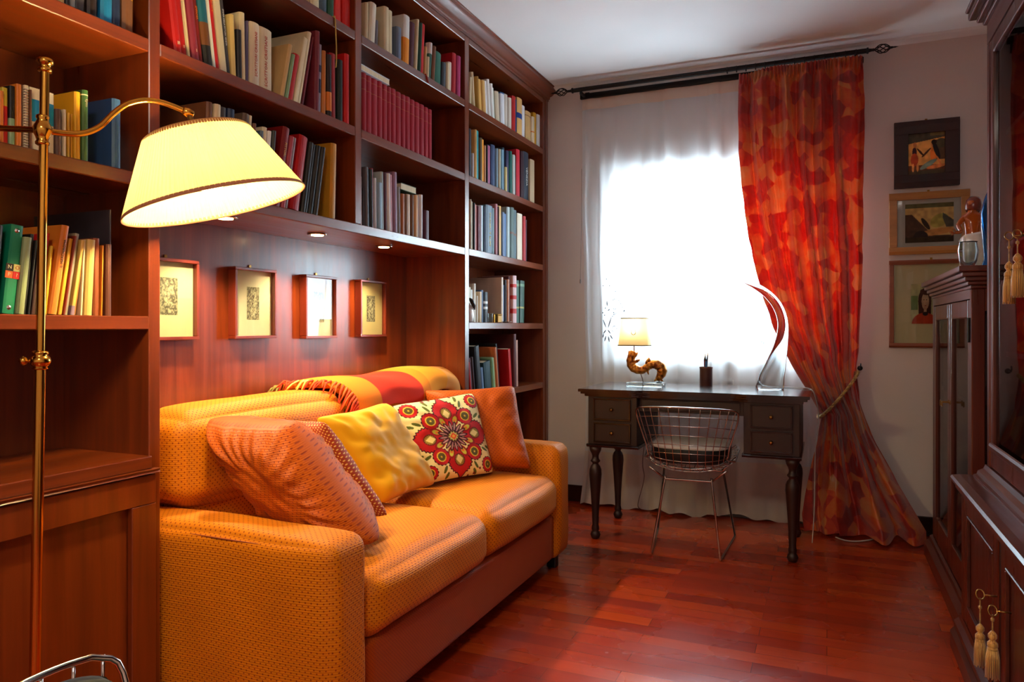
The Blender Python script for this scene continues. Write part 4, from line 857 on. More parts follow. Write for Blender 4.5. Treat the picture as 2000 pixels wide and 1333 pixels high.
def small_thing(name, label, cat, px_, h, r, mat, X=-1.715, extra=None):
    p = at(px_, 620, X=X); bm = NB(); lathe(bm, [(r * .96, 0), (r, .001), (r, h), (r * .88, h), (r * .86, .003), (.0005, .003)], (p.x, p.y, zs), seg=24); return tag(obj(name, bm, mat, org=(p.x, p.y, zs), smooth=False, auto=40), label, cat)
small_thing('drinking_glass', 'tiny clear glass on the swan shelf', 'glass', 957.5, .05, .014, M['pane'], X=-1.70)
small_thing('brass_capsule', 'slim brass capsule between the tiny glass and the gilt box', 'capsule', 965, .045, .005, M['brass'], X=-1.70)
p = at(974, 620, X=-1.702)
bx_ = thing('gilt_box', 'small gilt box shining on the swan shelf', 'box', (p.x, p.y, zs))
bm = NB(); box(bm, p.x - .018, p.x + .008, p.y - .024, p.y + .024, zs, zs + .04, .003); obj('body', bm, M['brass_d'], bx_)
bm = NB(); box(bm, p.x - .02, p.x + .01, p.y - .026, p.y + .026, zs + .0405, zs + .048, .002); obj('lid', bm, M['brass'], bx_)
p = at(991, 629, X=-1.704); bm = NB(); lathe(bm, [(.0005, .001), (.012, 0), (.026, .006), (.027, .007), (.012, .003), (.0005, .003)], (p.x, p.y, zs), seg=28); tag(obj('saucer', bm, M['swan'], org=(p.x, p.y, zs), smooth=True), 'little white saucer at the shelf edge beside the gilt box', 'saucer')
# ------------------------------------------------------------------ brass floor lamp beside the camera
RV = Vector((C_, S_, 0)); FV = Vector((-S_, C_, 0)); UPV = Vector((0, 0, 1))
DP, DSH = 1.60, 1.80
KP, KS = DP / 1.30, DSH / 1.40
pt = at(88, 120, d=DP); pm = at(76, 705, d=DP); pf = at(63, 1644, d=DP)
pf.z = 0
fl = thing('floor_lamp', 'lit brass floor lamp with pleated cream shade on a curved arm', 'lamp', pf)
ax = (pt - pf).normalized()
def on(z): return pf + ax * ((z - pf.z) / ax.z)
bm = NB(); lathe(bm, [(.0005, 0), (.085, 0), (.088, .006), (.083, .014), (.05, .022), (.024, .034), (.016, .05), (.012, .06)], pf, seg=48); obj('base', bm, M['brass'], fl, True)
bm = NB(); cyl(bm, on(.058), on(pm.z), .0112, 24); obj('lower_tube', bm, M['brass'], fl, auto=40)
bm = NB(); cyl(bm, on(pm.z + .006), on(pt.z - .008), .0092, 24); obj('upper_tube', bm, M['brass'], fl, auto=40)
bm = NB(); lathe(bm, [(0.01205, -0.01968), (0.01599, -0.01722), (0.01292, -0.01353), (0.01968, -0.00738), (0.02153, 0.00000), (0.01845, 0.00861), (0.01292, 0.01230), (0.01660, 0.01599), (0.01537, 0.02030), (0.00959, 0.02214)], on(pm.z), ax, 28); co = obj('collar', bm, M['brass'], fl, True)
bm = NB(); kd = (-RV * .9 - FV * .3).normalized(); lathe(bm, [(0.00369, 0.01476), (0.00369, 0.02337), (0.00800, 0.02583), (0.01046, 0.03198), (0.00738, 0.03813), (0.00430, 0.03936), (0.00061, 0.04182)], on(pm.z), kd, 16); obj('clamp_screw', bm, M['brass'], co, True)
bm = NB(); lathe(bm, [(0.00959, -0.02460), (0.01353, -0.02337), (0.01414, -0.01722), (0.01046, -0.01476), (0.01168, -0.00861), (0.01660, -0.00492), (0.01660, 0.00369), (0.01107, 0.00738), (0.00061, 0.00922)], pt, ax, 24); obj('finial', bm, M['brass'], fl, True)
pc = at(83, 254, d=DP)
bm = NB(); lathe(bm, [(0.00959, -0.03444), (0.01353, -0.03198), (0.01414, -0.02706), (0.01107, -0.02337), (0.01414, -0.01476), (0.01906, -0.00492), (0.01906, 0.00492), (0.01414, 0.01476), (0.01107, 0.02214), (0.01353, 0.02583), (0.01292, 0.03075), (0.00959, 0.03321)], pc, ax, 28); obj('arm_collar', bm, M['brass'], fl, True)
armpx = [(-95, 238), (-40, 246), (10, 251), (50, 253), (83, 255), (120, 260), (160, 261), (193, 249), (222, 222), (250, 203), (285, 196), (318, 201), (348, 212), (368, 221)]
ap = [at(x, y, d=DP + (DSH - DP) * max(0, (x - 83)) / 285) for x, y in armpx]
bm = NB(); tube(bm, spline([tuple(p) for p in ap], 8), .0069, 16); obj('arm', bm, M['brass'], fl, True)
bm = NB(); lathe(bm, [(0.00063, -0.02250), (0.00750, -0.02000), (0.01125, -0.01125), (0.00750, -0.00250), (0.00725, 0.00000)], ap[0], (ap[0] - ap[1]) * -1, 16); obj('arm_knob', bm, M['brass'], fl, True)
# shade, tilted with the arm
th0 = R(14.5); DD = (-UPV * math.cos(th0) + RV * math.sin(th0)); DD = (DD + FV * .08).normalized()
Pb = at(423, 398, d=DSH); hS = .173; RT_, RB_ = .123, .214; Pt = Pb - DD * hS
bm = NB(); lathe(bm, [(0.00687, -0.01500), (0.01063, -0.01250), (0.01188, 0.00000), (0.01063, 0.01000), (0.00687, 0.01250)], ap[-1], (ap[-1] - ap[-2]), 18); obj('swivel', bm, M['brass'], fl, True)
bm = NB(); tube(bm, [ap[-1], ap[-1] + (Pt - ap[-1]) * .5 + DD * .004, Pt + DD * .02, Pt + DD * .07], .0065, 12); cyl(bm, Pt + DD * .035, Pt + DD * .09, .015, 20)
for k in range(3):
    a = 2 * math.pi * k / 3; u = (RV * math.cos(th0) + UPV * math.sin(th0)); w_ = DD.cross(u)
    cyl(bm, Pt + DD * .02, Pt + DD * .004 + (u * math.cos(a) + w_ * math.sin(a)) * (RT_ - .003), .0018, 6)
obj('bulb_holder', bm, M['brass_d'], fl, auto=40)
nseg = 480; V = []
for i in range(13):
    t = i / 12; rr = RT_ + (RB_ - RT_) * t; hh = hS * t; row = []
    u = (RV * math.cos(th0) + UPV * math.sin(th0)); w_ = DD.cross(u)
    for k in range(nseg):
        a = 2 * math.pi * k / nseg; fold = .0028 * math.cos(a * 120) + .0007 * math.cos(a * 37 + 1) * (t * (1 - t) * 4)
        row.append(Pt + DD * hh + (u * math.cos(a) + w_ * math.sin(a)) * (rr + fold))
    V.append(row)
me = gridmesh('lamp_shade', np.array(V), wrap_u=True); sh = link('lamp_shade', me, M['shade'], fl, True)
for nm, P_, rr, wd in (('top_trim', Pt, RT_, .0065), ('bottom_trim', Pb, RB_, .006)):
    bm = NB(); u = (RV * math.cos(th0) + UPV * math.sin(th0)); w_ = DD.cross(u)
    tube(bm, [P_ + (u * math.cos(a) + w_ * math.sin(a)) * (rr + .0006) + DD * (.002 if nm == 'top_trim' else -.001) for a in [2 * math.pi * k / 96 for k in range(96)]], (.0016, wd), 8, closed=True)
    obj(nm, bm, base_mat(nm, (196, 128, 62) if nm == 'top_trim' else (176, 112, 76), .8), sh, True)
Pc = Pt + DD * .082
bm = NB(); lathe(bm, [(.012, .0), (.014, .008), (.024, .022), (.028, .036), (.024, .050), (.012, .060), (.0005, .063)], Pt + DD * .088, DD, 24); obj('bulb', bm, M['bulb'], fl, True)
light('floor_lamp_light', 'POINT', Pt + DD * .122, LAMP_E, WARM, .03)

# ------------------------------------------------------------------ wrought iron curtain rod with cage finials
Yr = 4.37; zr = at(1400, 139, Y=Yr).z
xa, xb = at(1120, 180, Y=Yr).x, at(1692, 90, Y=Yr).x
rod = thing('curtain_rod', 'black wrought iron curtain rod with openwork cage finials', 'curtain rod', ((xa + xb) / 2, Yr, zr))
bm = NB(); cyl(bm, (xa, Yr, zr), (xb, Yr, zr), .0135, 16); obj('pole', bm, M['iron'], rod, auto=40)
bm = NB(); box(bm, xa + .02, xb - .01, Yr + .068, Yr + .09, zr - .038, zr - .004, .004); obj('inner_pole', bm, M['iron'], rod, auto=40)
for sx, xe in ((-1, xa), (1, xb)):
    bm = NB(); lathe(bm, [(.011, 0), (.017, .002), (.017, .010), (.010, .013), (.007, .03), (.009, .034), (.005, .04)], (xe, Yr, zr), (sx, 0, 0), 14)
    for k in range(6):
        a0 = 2 * math.pi * k / 6; tube(bm, [(xe + sx * (.036 + .085 * t), Yr + .024 * math.sin(math.pi * t) * math.cos(a0 + 2.6 * t), zr + .024 * math.sin(math.pi * t) * math.sin(a0 + 2.6 * t)) for t in [i / 12 for i in range(13)]], .0028, 6)
    lathe(bm, [(.006, 0), (.007, .004), (.004, .012), (.0045, .02), (.0005, .036)], (xe + sx * .118, Yr, zr), (sx, 0, 0), 12); obj('finial', bm, M['iron'], rod, auto=50)
    bm = NB(); xo = xe - sx * .05; box(bm, xo - .008, xo + .008, Yr - .006, YB - .001, zr - .03, zr - .014, .002); box(bm, xo - .014, xo + .014, YB - .012, YB - .001, zr - .07, zr + .02, .002); tube(bm, [(xo, Yr, zr - .013), (xo, Yr, zr - .03)], .009, 10); obj('bracket', bm, M['iron'], rod)
for k in range(14):
    xx = xb - .05 - k * .052 * 1.0; bm = NB(); tube(bm, [(xx, Yr + .017 * math.cos(a), zr - .004 + .017 * math.sin(a)) for a in [2 * math.pi * q / 16 for q in range(16)]], .0028, 6, closed=True); obj('ring', bm, M['iron'], rod, True)

# ------------------------------------------------------------------ white voile curtain and red silk drape
def foldwave(u, ph, k): return np.sin(2 * np.pi * (k * u + .35 * np.sin(2 * np.pi * u * 1.7 + ph)) + ph)
sc_ = thing('sheer_curtain', 'floor-length white voile curtain with openwork embroidery hanging across the window', 'curtain', (-.7, 4.40, 0))
def sheer_pts(u, z):
    XA, XB_ = -1.43, -.04
    x = XA + (XB_ - XA) * u + .012 * np.sin(z * 2.2 + u * 9) - .0 * z
    t = np.clip((2.58 - z) / 2.58, 0, 1); amp = .010 + .030 * np.clip(t * 3, 0, 1)
    y = 4.458 + .62 * amp * (np.sign(foldwave(u, .6, 7.5)) * np.abs(foldwave(u, .6, 7.5)) ** .45 * .8 + .35 * np.sin(u * 90 + z * .7)) * (.6 + .4 * np.sin(u * 23)) + .006 * np.sin(z * 9 + u * 31)
    y = y - .055 * np.clip((.42 - z) / .42, 0, 1) ** 1.5 * (1 + .6 * np.sin(u * 17 + 1)) * np.clip((.72 - u) * 6, 0, 1)
    return x, np.clip(y, 4.36, 4.4865)
def sheer_part(name, z0, z1, mat, nu=260, nv=60, dy=0):
    u, z = np.meshgrid(np.linspace(0, 1, nu), np.linspace(z0, z1, nv)); x, y = sheer_pts(u, z)
    zz = z + (.012 * np.sin(u * 21) + .008 * np.sin(u * 57) + .012 if z0 < .02 else 0) * np.clip(1 - (z - z0) / .25, 0, 1) if z0 < .02 else z
    me = gridmesh(name, np.stack([x, y + dy, zz], -1), np.stack([u * 1.7, z], -1)); return link(name, me, mat, sc_, True)
sheer_part('cloth', .34, 2.52, M['sheer']); sheer_part('hem', .004, .34, M['hem'], nv=30); sheer_part('heading', 2.5195, 2.592, M['tape'], nv=6)
# openwork embroidery near its lamp-side edge
bm = NB()
def on_sheer(px_, py_):
    p = at(px_, py_, Y=4.43); x = p.x; u = (x + 1.43) / 1.39
    for _ in range(4):
        xx, yy_ = sheer_pts(np.array(u), np.array(p.z)); u = u + (x - float(xx)) / 1.39
    return Vector((x, float(sheer_pts(np.array(u), np.array(p.z))[1]) - .004, p.z))
for (x, y) in ((1182, 545), (1174.5, 558), (1188, 558), (1201, 569), (1179, 602), (1173, 611), (1177, 616), (1193, 618)):
    q = on_sheer(x, y); lathe(bm, [(.0005, 0), (.0042, .0005), (.0042, .0015), (.0005, .002)], q, (0, -1, 0), 8)
def stitches(pts, r=.0032, gap=True):
    P = spline(pts, 6); P = [on_sheer(*p) for p in P]
    for i in range(0, len(P) - 1, 1):
        if gap and i % 2: continue
        tube(bm, [P[i], P[i] + (P[i + 1] - P[i]) * (.8 if gap else 1)], r, 5)
stitches([(1204, 600), (1200, 604), (1194, 602), (1191, 595), (1193, 588), (1200, 584), (1207, 587), (1213, 596), (1216, 606), (1218, 606)])
stitches([(1206, 610), (1200, 613), (1195, 610), (1196, 615), (1200, 614)])
stitches([(1203, 643), (1198, 637), (1193, 640), (1191, 645), (1195, 648)])
for a, b in (((1174, 625), (1180, 640)), ((1191, 619), (1184.5, 640)), ((1180, 645), (1175, 652)), ((1184, 645), (1189, 652)), ((1175, 653), (1173.5, 660)), ((1180, 657), (1177.5, 667)), ((1185, 658), (1187, 668)), ((1188.5, 655), (1193, 663)), ((1182, 588), (1183, 598)), ((1184, 607), (1188, 604)), ((1219, 605), (1217, 610))):
    A_, B_ = on_sheer(*a), on_sheer(*b); tube(bm, [A_, (A_ + B_) / 2, B_], [.002, .0046, .002], 6)
for (cx_, cy_) in ((1304, 668), (1486, 668), (1490, 671)):
    A_, B_ = on_sheer(cx_, cy_ - 3), on_sheer(cx_ + 1, cy_ + 3); tube(bm, [A_, B_], .002, 5)
obj('embroidery', bm, base_mat('grey_thread', (96, 96, 104), .8), sc_)

dr = thing('red_drape', 'red and orange patchwork silk drape tied back with a gold rope', 'curtain', (.1, 4.30, 0))
LZ = [(at(x, y, Y=4.33).z, at(x, y, Y=4.33).x) for x, y in ((1441, 138), (1440, 220), (1443, 300), (1450, 360), (1460, 430), (1472, 500), (1492, 580), (1512, 640), (1545, 710), (1580, 770), (1603, 812), (1597, 850), (1585, 900), (1574, 950), (1566, 1000), (1572, 1036))]
RZ = [(at(x, y, Y=4.30).z, at(x, y, Y=4.30).x) for x, y in ((1684, 103), (1686, 200), (1685, 300), (1686, 400), (1687, 500), (1684, 600), (1680, 680), (1674, 735), (1682, 790), (1702, 850), (1728, 900), (1752, 945), (1778, 990), (1806, 1040))]
def ip(T_, z):
    T_ = sorted(T_); return np.interp(z, [a for a, _ in T_], [b for _, b in T_])
nu, nv = 300, 220
u, zt = np.meshgrid(np.linspace(0, 1, nu), np.linspace(0, 1, nv))
ZTL, ZTR = LZ[0][0], RZ[0][0]
ztop = ZTL + (ZTR - ZTL) * u; ztop = ztop - .012 * (np.sin(u * 12 + .8) + 1) * np.clip(1 - u * 1.6, 0, 1)
z = .012 + (ztop - .012) * zt ** 1.0
xl, xr = ip(LZ, z), ip(RZ, z)
zw = at(1640, 770, Y=4.30).z; pinchz = np.exp(-((z - (zw - .12 * (.5 - u))) / .30) ** 2)
uu = u + .012 * np.sin(z * 3 + u * 20)
x = xl + (xr - xl) * uu
k = 6.0
fold = np.sin(2 * np.pi * (k * u + .25 * np.sin(u * 9 + 1))) + .32 * np.sin(2 * np.pi * (k * 1.93 * u + .3) + z * 1.1) + .04 * np.sin(2 * np.pi * (k * 4.1) * u + z * 2)
lowk = np.clip((.75 - z) / .6, 0, 1); lowk = lowk * lowk * (3 - 2 * lowk)
fold = fold * (1 - lowk) + lowk * 1.15 * np.sin(2 * np.pi * (3.3 * u + .12 * np.sin(u * 8)) + 1.2)
amp = .044 + .014 * np.clip((2.3 - z) / 1.2, 0, 1) - .004 * pinchz + .02 * np.clip((.8 - z) / .8, 0, 1)
head = np.clip((z - (ztop - .07)) / .07, 0, 1)
amp = amp * (1 - .75 * head)
fold = fold * (1 - head) + head * 1.2 * np.sin(2 * np.pi * 34 * u)
y = 4.335 + .01 * pinchz - amp * fold * .8 - .07 * np.clip((.45 - z) / .45, 0, 1) ** 1.4 * (1.1 + .5 * np.sin(u * 13)) + .010 * (vnoise(u * 22, z * 16 + 3, 5) - .5) * (1 - head) + .016 * (vnoise(u * 9, z * 5 + 3, 8) - .5)
y = np.clip(y, np.where((u < .3) & (z < .95), 4.275, 4.12), 4.428)
xx_ = x + .006 * (vnoise(u * 18, z * 14 + 3, 15) - .5)
# puddled hem
z = z + .018 * np.clip(1 - z / .12, 0, 1) * (np.sin(u * 25) * .5 + .5)
me = gridmesh('cloth', np.stack([xx_, y, z], -1), np.stack([u * .85, z], -1)); link('cloth', me, M['silk'], dr, True)
# rope tie-back: ring of twisted cord round the gathered waist, hooked to the wall
A_ = at(1600, 815, Y=4.28); B_ = at(1673, 728, Y=4.42)
path = []
for k_ in range(48):
    a = 2 * math.pi * k_ / 48; m_ = (A_ + B_) / 2; d_ = (B_ - A_) / 2; front = Vector((0, -1, 0)); r_ = .075
    path.append(Vector((m_.x, 4.345, m_.z)) + Vector((d_.x, 0, d_.z)) * (-math.cos(a)) * 1.04 + front * r_ * 1.25 * math.sin(a) * (1 if math.sin(a) > 0 else .9) + Vector((0, 0, -.018 * math.sin(a))))
tb = thing('tieback_rope', 'twisted gold rope tieback gathering the red drape', 'tieback', (A_ + B_) / 2)
for s in range(3):
    bm = NB(); pts = []; n_ = len(path)
    sp = spline([tuple(p) for p in path + [path[0]]], 8); m2 = len(sp)
    for i, p in enumerate(sp):
        p = Vector(p); q = Vector(sp[(i + 1) % m2]) - Vector(sp[i - 1]); u_, w_ = frame_of(q)
        ph = i * .30 + s * 2 * math.pi / 3; pts.append(p + (Vector((0, 0, 1)) * math.cos(ph) + q.normalized().cross(Vector((0, 0, 1))) * math.sin(ph)) * .0048)
    tube(bm, pts, .0058, 7, closed=True); obj('strand', bm, M['rope'], tb, True)
bm = NB(); h_ = Vector((B_.x + .02, 4.505, B_.z + .02)); tube(bm, [h_, h_ + Vector((0, -.07, 0)), h_ + Vector((0, -.085, .012)), h_ + Vector((0, -.08, .03))], .004, 8); lathe(bm, [(.014, 0), (.014, .003), (.004, .004)], h_, (0, -1, 0), 12); obj('wall_hook', bm, M['iron'], tb, True)
# blind cord at the curtain's outer edge
bm = NB(); c0 = at(1136, 330, Y=4.40); c1 = at(1133.5, 545, Y=4.40); tube(bm, [c0, (c0 + c1) / 2 + Vector((.004, 0, 0)), c1], .0016, 6); lathe(bm, [(.0016, .03), (.004, .026), (.005, .008), (.003, 0)], c1 - Vector((0, 0, .03)), seg=10)
tag(obj('blind_cord', bm, base_mat('grey_cord', (120, 116, 112), .6), org=c0), 'thin grey blind cord hanging beside the voile curtain', 'cord')
# radiator under the window
rd = thing('radiator', 'white column radiator seen faintly through the voile curtain', 'radiator', (-.62, 4.48, .12))
for k in range(11):
    xx = -1.02 + k * .075; bm = NB(); tube(bm, [(xx, 4.4965, .14), (xx, 4.4965, .82)], (.026, .0075), 12); obj('column', bm, M['radiator'], rd, True)
bm = NB(); cyl(bm, (-1.05, 4.4965, .15), (-.24, 4.4965, .15), .008, 10); cyl(bm, (-1.05, 4.4965, .81), (-.24, 4.4965, .81), .008, 10)
box(bm, -1.03, -1.0, 4.492, 4.502, 0, .14); box(bm, -.28, -.25, 4.492, 4.502, 0, .14); obj('header', bm, M['radiator'], rd)

# ------------------------------------------------------------------ writing desk
DZ = .805; ZB = .495
dk = thing('writing_desk', 'dark wooden writing desk with turned legs and serpentine top', 'desk', (-.645, 4.0, 0))
XD0, XD1, YD0, YD1 = -1.168, -.118, 3.725, 4.255
PXL, PXR = -.905, -.375
def top_outline(off, yoff):
    f = []
    for t in np.linspace(0, 1, 61):
        x = XD0 - off + (XD1 - XD0 + 2 * off) * t
        s = 1 / (1 + math.exp(-(x - (PXL + .02)) / .012)) * (1 / (1 + math.exp((x - (PXR - .02)) / .012)))
        f.append((x, YD0 - yoff + .030 * s - .010 * math.sin(math.pi * min(1, max(0, (x - PXL) / (PXR - PXL)))) * s))
    return f + [(XD1 + off, YD1), (XD0 - off, YD1)]
bm = NB(); prism(bm, top_outline(.045, .040), 2, DZ - .016, DZ, .004); tp = obj('top', bm, M['walnut_h'], dk)
bm = NB(); prism(bm, top_outline(.034, .030), 2, DZ - .027, DZ - .0162, .003); prism(bm, top_outline(.016, .014), 2, DZ - .040, DZ - .0272, .003); obj('top_moulding', bm, M['walnut_h'], tp)
def pedestal(x0, x1):
    bm = NB(); box(bm, x0, x1, YD0, YD1 - .01, ZB + .016, DZ - .0402, .002, 1); cb = obj('drawer_case', bm, M['walnut'], dk)
    bm = NB(); prism(bm, [(YD0 - .006, ZB + .0158), (YD0 - .012, ZB + .010), (YD0 - .004, ZB), (YD1 - .01, ZB), (YD1 - .01, ZB + .0158)], 0, x0 - .008, x1 + .008); obj('base_moulding', bm, M['walnut_h'], cb)
    zs_ = [(ZB + .028, ZB + .132), (ZB + .146, DZ - .05)]
    for z0, z1 in zs_:
        bm = NB(); box(bm, x0 + .032, x1 - .032, YD0 - .008, YD0 + .004, z0, z1, .003, 2); d_ = obj('drawer', bm, M['walnut'], dk)
        bm = NB(); e = .014
        for (a, b, c, d) in ((x0 + .032, x1 - .032, z0, z0 + .008), (x0 + .032, x1 - .032, z1 - .008, z1), (x0 + .032, x0 + .04, z0 + .008, z1 - .008), (x1 - .04, x1 - .032, z0 + .008, z1 - .008)): box(bm, a, b, YD0 - .0125, YD0 - .0078, c, d, .0015, 1)
        obj('cock_beading', bm, M['walnut_h'], d_)
        bm = NB(); lathe(bm, [(.009, 0), (.009, .002), (.004, .003), (.004, .009), (.009, .013), (.0095, .017), (.006, .021), (.0005, .022)], ((x0 + x1) / 2, YD0 - .0082, (z0 + z1) / 2), (0, -1, 0), 18); obj('knob', bm, M['brass_d'], d_, True)
pedestal(XD0, PXL); pedestal(PXR, XD1)
bm = NB(); box(bm, PXL + .0005, PXR - .0005, YD0 + .045, YD1 - .01, .69, DZ - .0402, .002, 1); obj('centre_drawer_case', bm, M['walnut'], dk)
bm = NB(); box(bm, PXL + .02, PXR - .02, YD0 + .036, YD0 + .0448, .70, DZ - .052, .003); obj('drawer', bm, M['walnut'], dk)
legp = [(.013, 0), (.021, .004), (.027, .022), (.022, .036), (.017, .042), (.0205, .052), (.019, .062), (.0165, .075), (.0195, .15), (.025, .24), (.0305, .31), (.033, .345), (.0315, .37), (.025, .388), (.017, .398), (.016, .404), (.022, .410), (.0265, .416), (.0215, .423), (.018, .43), (.017, .442), (.021, .455), (.029, .470), (.034, .4945)]
for x_, y_ in ((-1.138, 3.757), (-.152, 3.757), (-1.138, 4.215), (-.152, 4.215)):
    bm = NB(); lathe(bm, legp, (x_, y_, 0), seg=32); obj('leg', bm, M['walnut'], dk, True)

# table lamp with gilt carved scroll
Yl = 3.98
lp = at(1286, 757, Z=DZ); q0 = at(1240, 690, Y=Yl)
tl = thing('table_lamp', 'small lit table lamp on a gilt carved scroll standing on the desk', 'lamp', (q0.x, Yl, DZ))
bl = at(1228, 750, Y=Yl + .02); br = at(1292, 750, Y=Yl + .02)
bm = NB(); box(bm, bl.x, br.x + .015, Yl - .04, Yl + .06, DZ + .0003, DZ + .022, .003); obj('acrylic_base', bm, M['crystal'], tl)
sc = [(1237, 686, .012), (1234, 695, .017), (1232, 706, .019), (1235, 716, .0195), (1243, 722, .0185), (1254, 723.5, .017), (1264, 718, .0165), (1272, 713, .018), (1281, 712, .021), (1290, 717, .022), (1293, 726, .021), (1290, 734, .018), (1286, 739, .013), (1285, 744, .008)]
P_ = spline([tuple(at(x, y, Y=Yl)) + (r,) for x, y, r in sc], 6)
bm = NB(); tube(bm, [Vector(p[:3]) for p in P_], [p[3] * 1.28 * (1 + .05 * math.sin(i * 1.3)) for i, p in enumerate(P_)], 16)
def leafpx(x, y, dx, dy, L, w):
    a = at(x, y, Y=Yl); b = at(x + dx, y + dy, Y=Yl); d_ = (b - a).normalized()
    tube(bm, [a, a + d_ * L * .45 + Vector((0, -.006, 0)), a + d_ * L * .8 + Vector((0, -.004, 0)), a + d_ * L], [w * .7, w, w * .6, .0008], 8)
for a_ in ((1232, 700, -3, -14, .045, .010), (1239, 698, 6, -8, .034, .009), (1240, 708, 8, -4, .034, .009), (1262, 716, 4, -14, .05, .010), (1270, 711, -2, -10, .036, .009), (1264, 720, 2, 8, .036, .007), (1250, 722, -6, -8, .028, .008), (1284, 740, -5, 4, .022, .007), (1289, 740, 5, 4, .022, .007)): leafpx(*a_)
sco = obj('scroll', bm, M['gilt'], tl, True)
pin = at(1287, 744, Y=Yl); bm = NB(); cyl(bm, (pin.x, Yl, DZ + .0222), (pin.x, Yl, pin.z + .004), .0022, 8); lathe(bm, [(.016, 0), (.016, .004), (.003, .006)], (pin.x, Yl, DZ + .0222), seg=16); obj('pin', bm, M['iron'], tl, auto=40)
zb, zt_ = at(1239, 675, Y=Yl).z, at(1239, 622, Y=Yl).z; xc = at(1239.5, 650, Y=Yl).x
bm = NB(); cyl(bm, (xc - .003, Yl, at(1238, 688, Y=Yl).z), (xc - .003, Yl, zb + .03), .0035, 10); cyl(bm, (xc - .003, Yl, zb + .02), (xc - .003, Yl, zb + .06), .010, 14); obj('stem', bm, M['brass_d'], tl, auto=40)
def shade_ring(hw, hd, z_, n_=48, p=4):
    out = []
    for k_ in range(n_):
        a = 2 * math.pi * k_ / n_; c, s = math.cos(a), math.sin(a); out.append((xc + hw * math.copysign(abs(c) ** (2 / p), c), Yl + hd * math.copysign(abs(s) ** (2 / p), s), z_))
    return out
V = np.array([shade_ring(.073 + (.088 - .073) * (1 - t), .045 + .01 * (1 - t), zb + (zt_ - zb) * t) for t in np.linspace(0, 1, 6)])
so = link('lamp_shade', gridmesh('lamp_shade', V, wrap_u=True), M['deskshade'], tl, True)
for nm, hw, hd, z_ in (('shade_edge', .0735, .0455, zt_), ('shade_edge', .0885, .0555, zb)):
    bm = NB(); tube(bm, [Vector(p) for p in shade_ring(hw, hd, z_)], .0032, 6, closed=True); obj(nm, bm, base_mat('shade_binding', (112, 88, 24), .6), so, True)
bm = NB()
for k_ in range(9):
    a = math.pi * (1.05 + .9 * k_ / 8) ; tube(bm, [(xc + .006 + .010 * math.cos(a * 1.0), Yl - .0525, (zb + zt_) / 2 - .004 + .010 * math.sin(a)), (xc + .006 + .014 * math.cos(a), Yl - .0525, (zb + zt_) / 2 - .004 + .014 * math.sin(a))], .002, 5)
for sgn in (-1, 1): tube(bm, [(xc + .006 + sgn * .012, Yl - .0525, (zb + zt_) / 2 - .004), (xc + .006 + sgn * .010, Yl - .0525, (zb + zt_) / 2 + .010)], .0012, 5)
obj('shade_emblem', bm, base_mat('emblem_ink', (90, 70, 40), .7), so)
bm = NB(); lathe(bm, [(.008, 0), (.014, .012), (.012, .024), (.0005, .034)], (xc - .003, Yl, zb + .061), seg=14); obj('bulb', bm, M['bulb'], tl, True)
light('table_lamp_light', 'POINT', (xc - .003, Yl, zb + .10), DESK_E, (1.0, .86, .62), .012)
# lamp flex running over the desk back and down
def cable(name, label, pts, r, c):
    bm = NB(); tube(bm, spline([tuple(p) for p in pts], 8), r, 7); tag(obj(name, bm, base_mat(name + '_pvc', c, .5), org=pts[0], smooth=True), label, 'cable')
cable('lamp_cable', 'thin brown flex dropping from the table lamp behind the desk', [at(1251, 729, Y=Yl) , at(1254, 738, Y=Yl + .0), Vector((at(1253, 750, Y=Yl).x, Yl + .075, DZ + .004)), Vector((-.93, 4.235, DZ + .003)), Vector((-.932, 4.264, DZ - .02)), at(1256, 890, Y=4.28), at(1258, 935, Y=4.28), at(1246, 985, Y=4.27), at(1252, 996, Y=4.30)], .0022, (84, 48, 34))

# pencil cup with its pens
cp = at(1379, 753, Z=DZ)
cupo = thing('pencil_cup', 'round dark brown pencil cup on the desk', 'cup', (cp.x, cp.y, DZ))
bm = NB(); lathe(bm, [(.034, 0), (.035, .002), (.035, .103), (.0315, .103), (.0315, .004), (.0005, .004)], (cp.x, cp.y, DZ), seg=36); obj('body', bm, base_mat('brown_leather', (72, 34, 28), .45), cupo, auto=40)
bm = NB(); lathe(bm, [(.0356, .094), (.0364, .096), (.0364, .1015), (.0356, .1035)], (cp.x, cp.y, DZ), seg=36, caps=False); obj('rim_band', bm, base_mat('brown_band', (96, 50, 38), .4), cupo, auto=40)
pens = [(-.018, -.01, -.05, .03, .150, (176, 60, 40), 'red pen'), (-.024, .006, -.035, .0, .155, (90, 40, 50), 'plum pencil'), (-.012, .012, -.03, -.02, .172, (70, 50, 44), 'dark brown pencil'), (.002, -.016, .01, .02, .145, (36, 96, 140), 'thick blue marker'), (.010, .014, .012, -.03, .152, (220, 220, 224), 'white pen'), (.018, -.004, .05, .0, .158, (40, 46, 60), 'black pen'), (.022, .010, .065, -.01, .178, (130, 90, 60), 'long wooden pencil'), (-.004, .0, -.012, .01, .14, (200, 120, 130), 'pink pencil')]
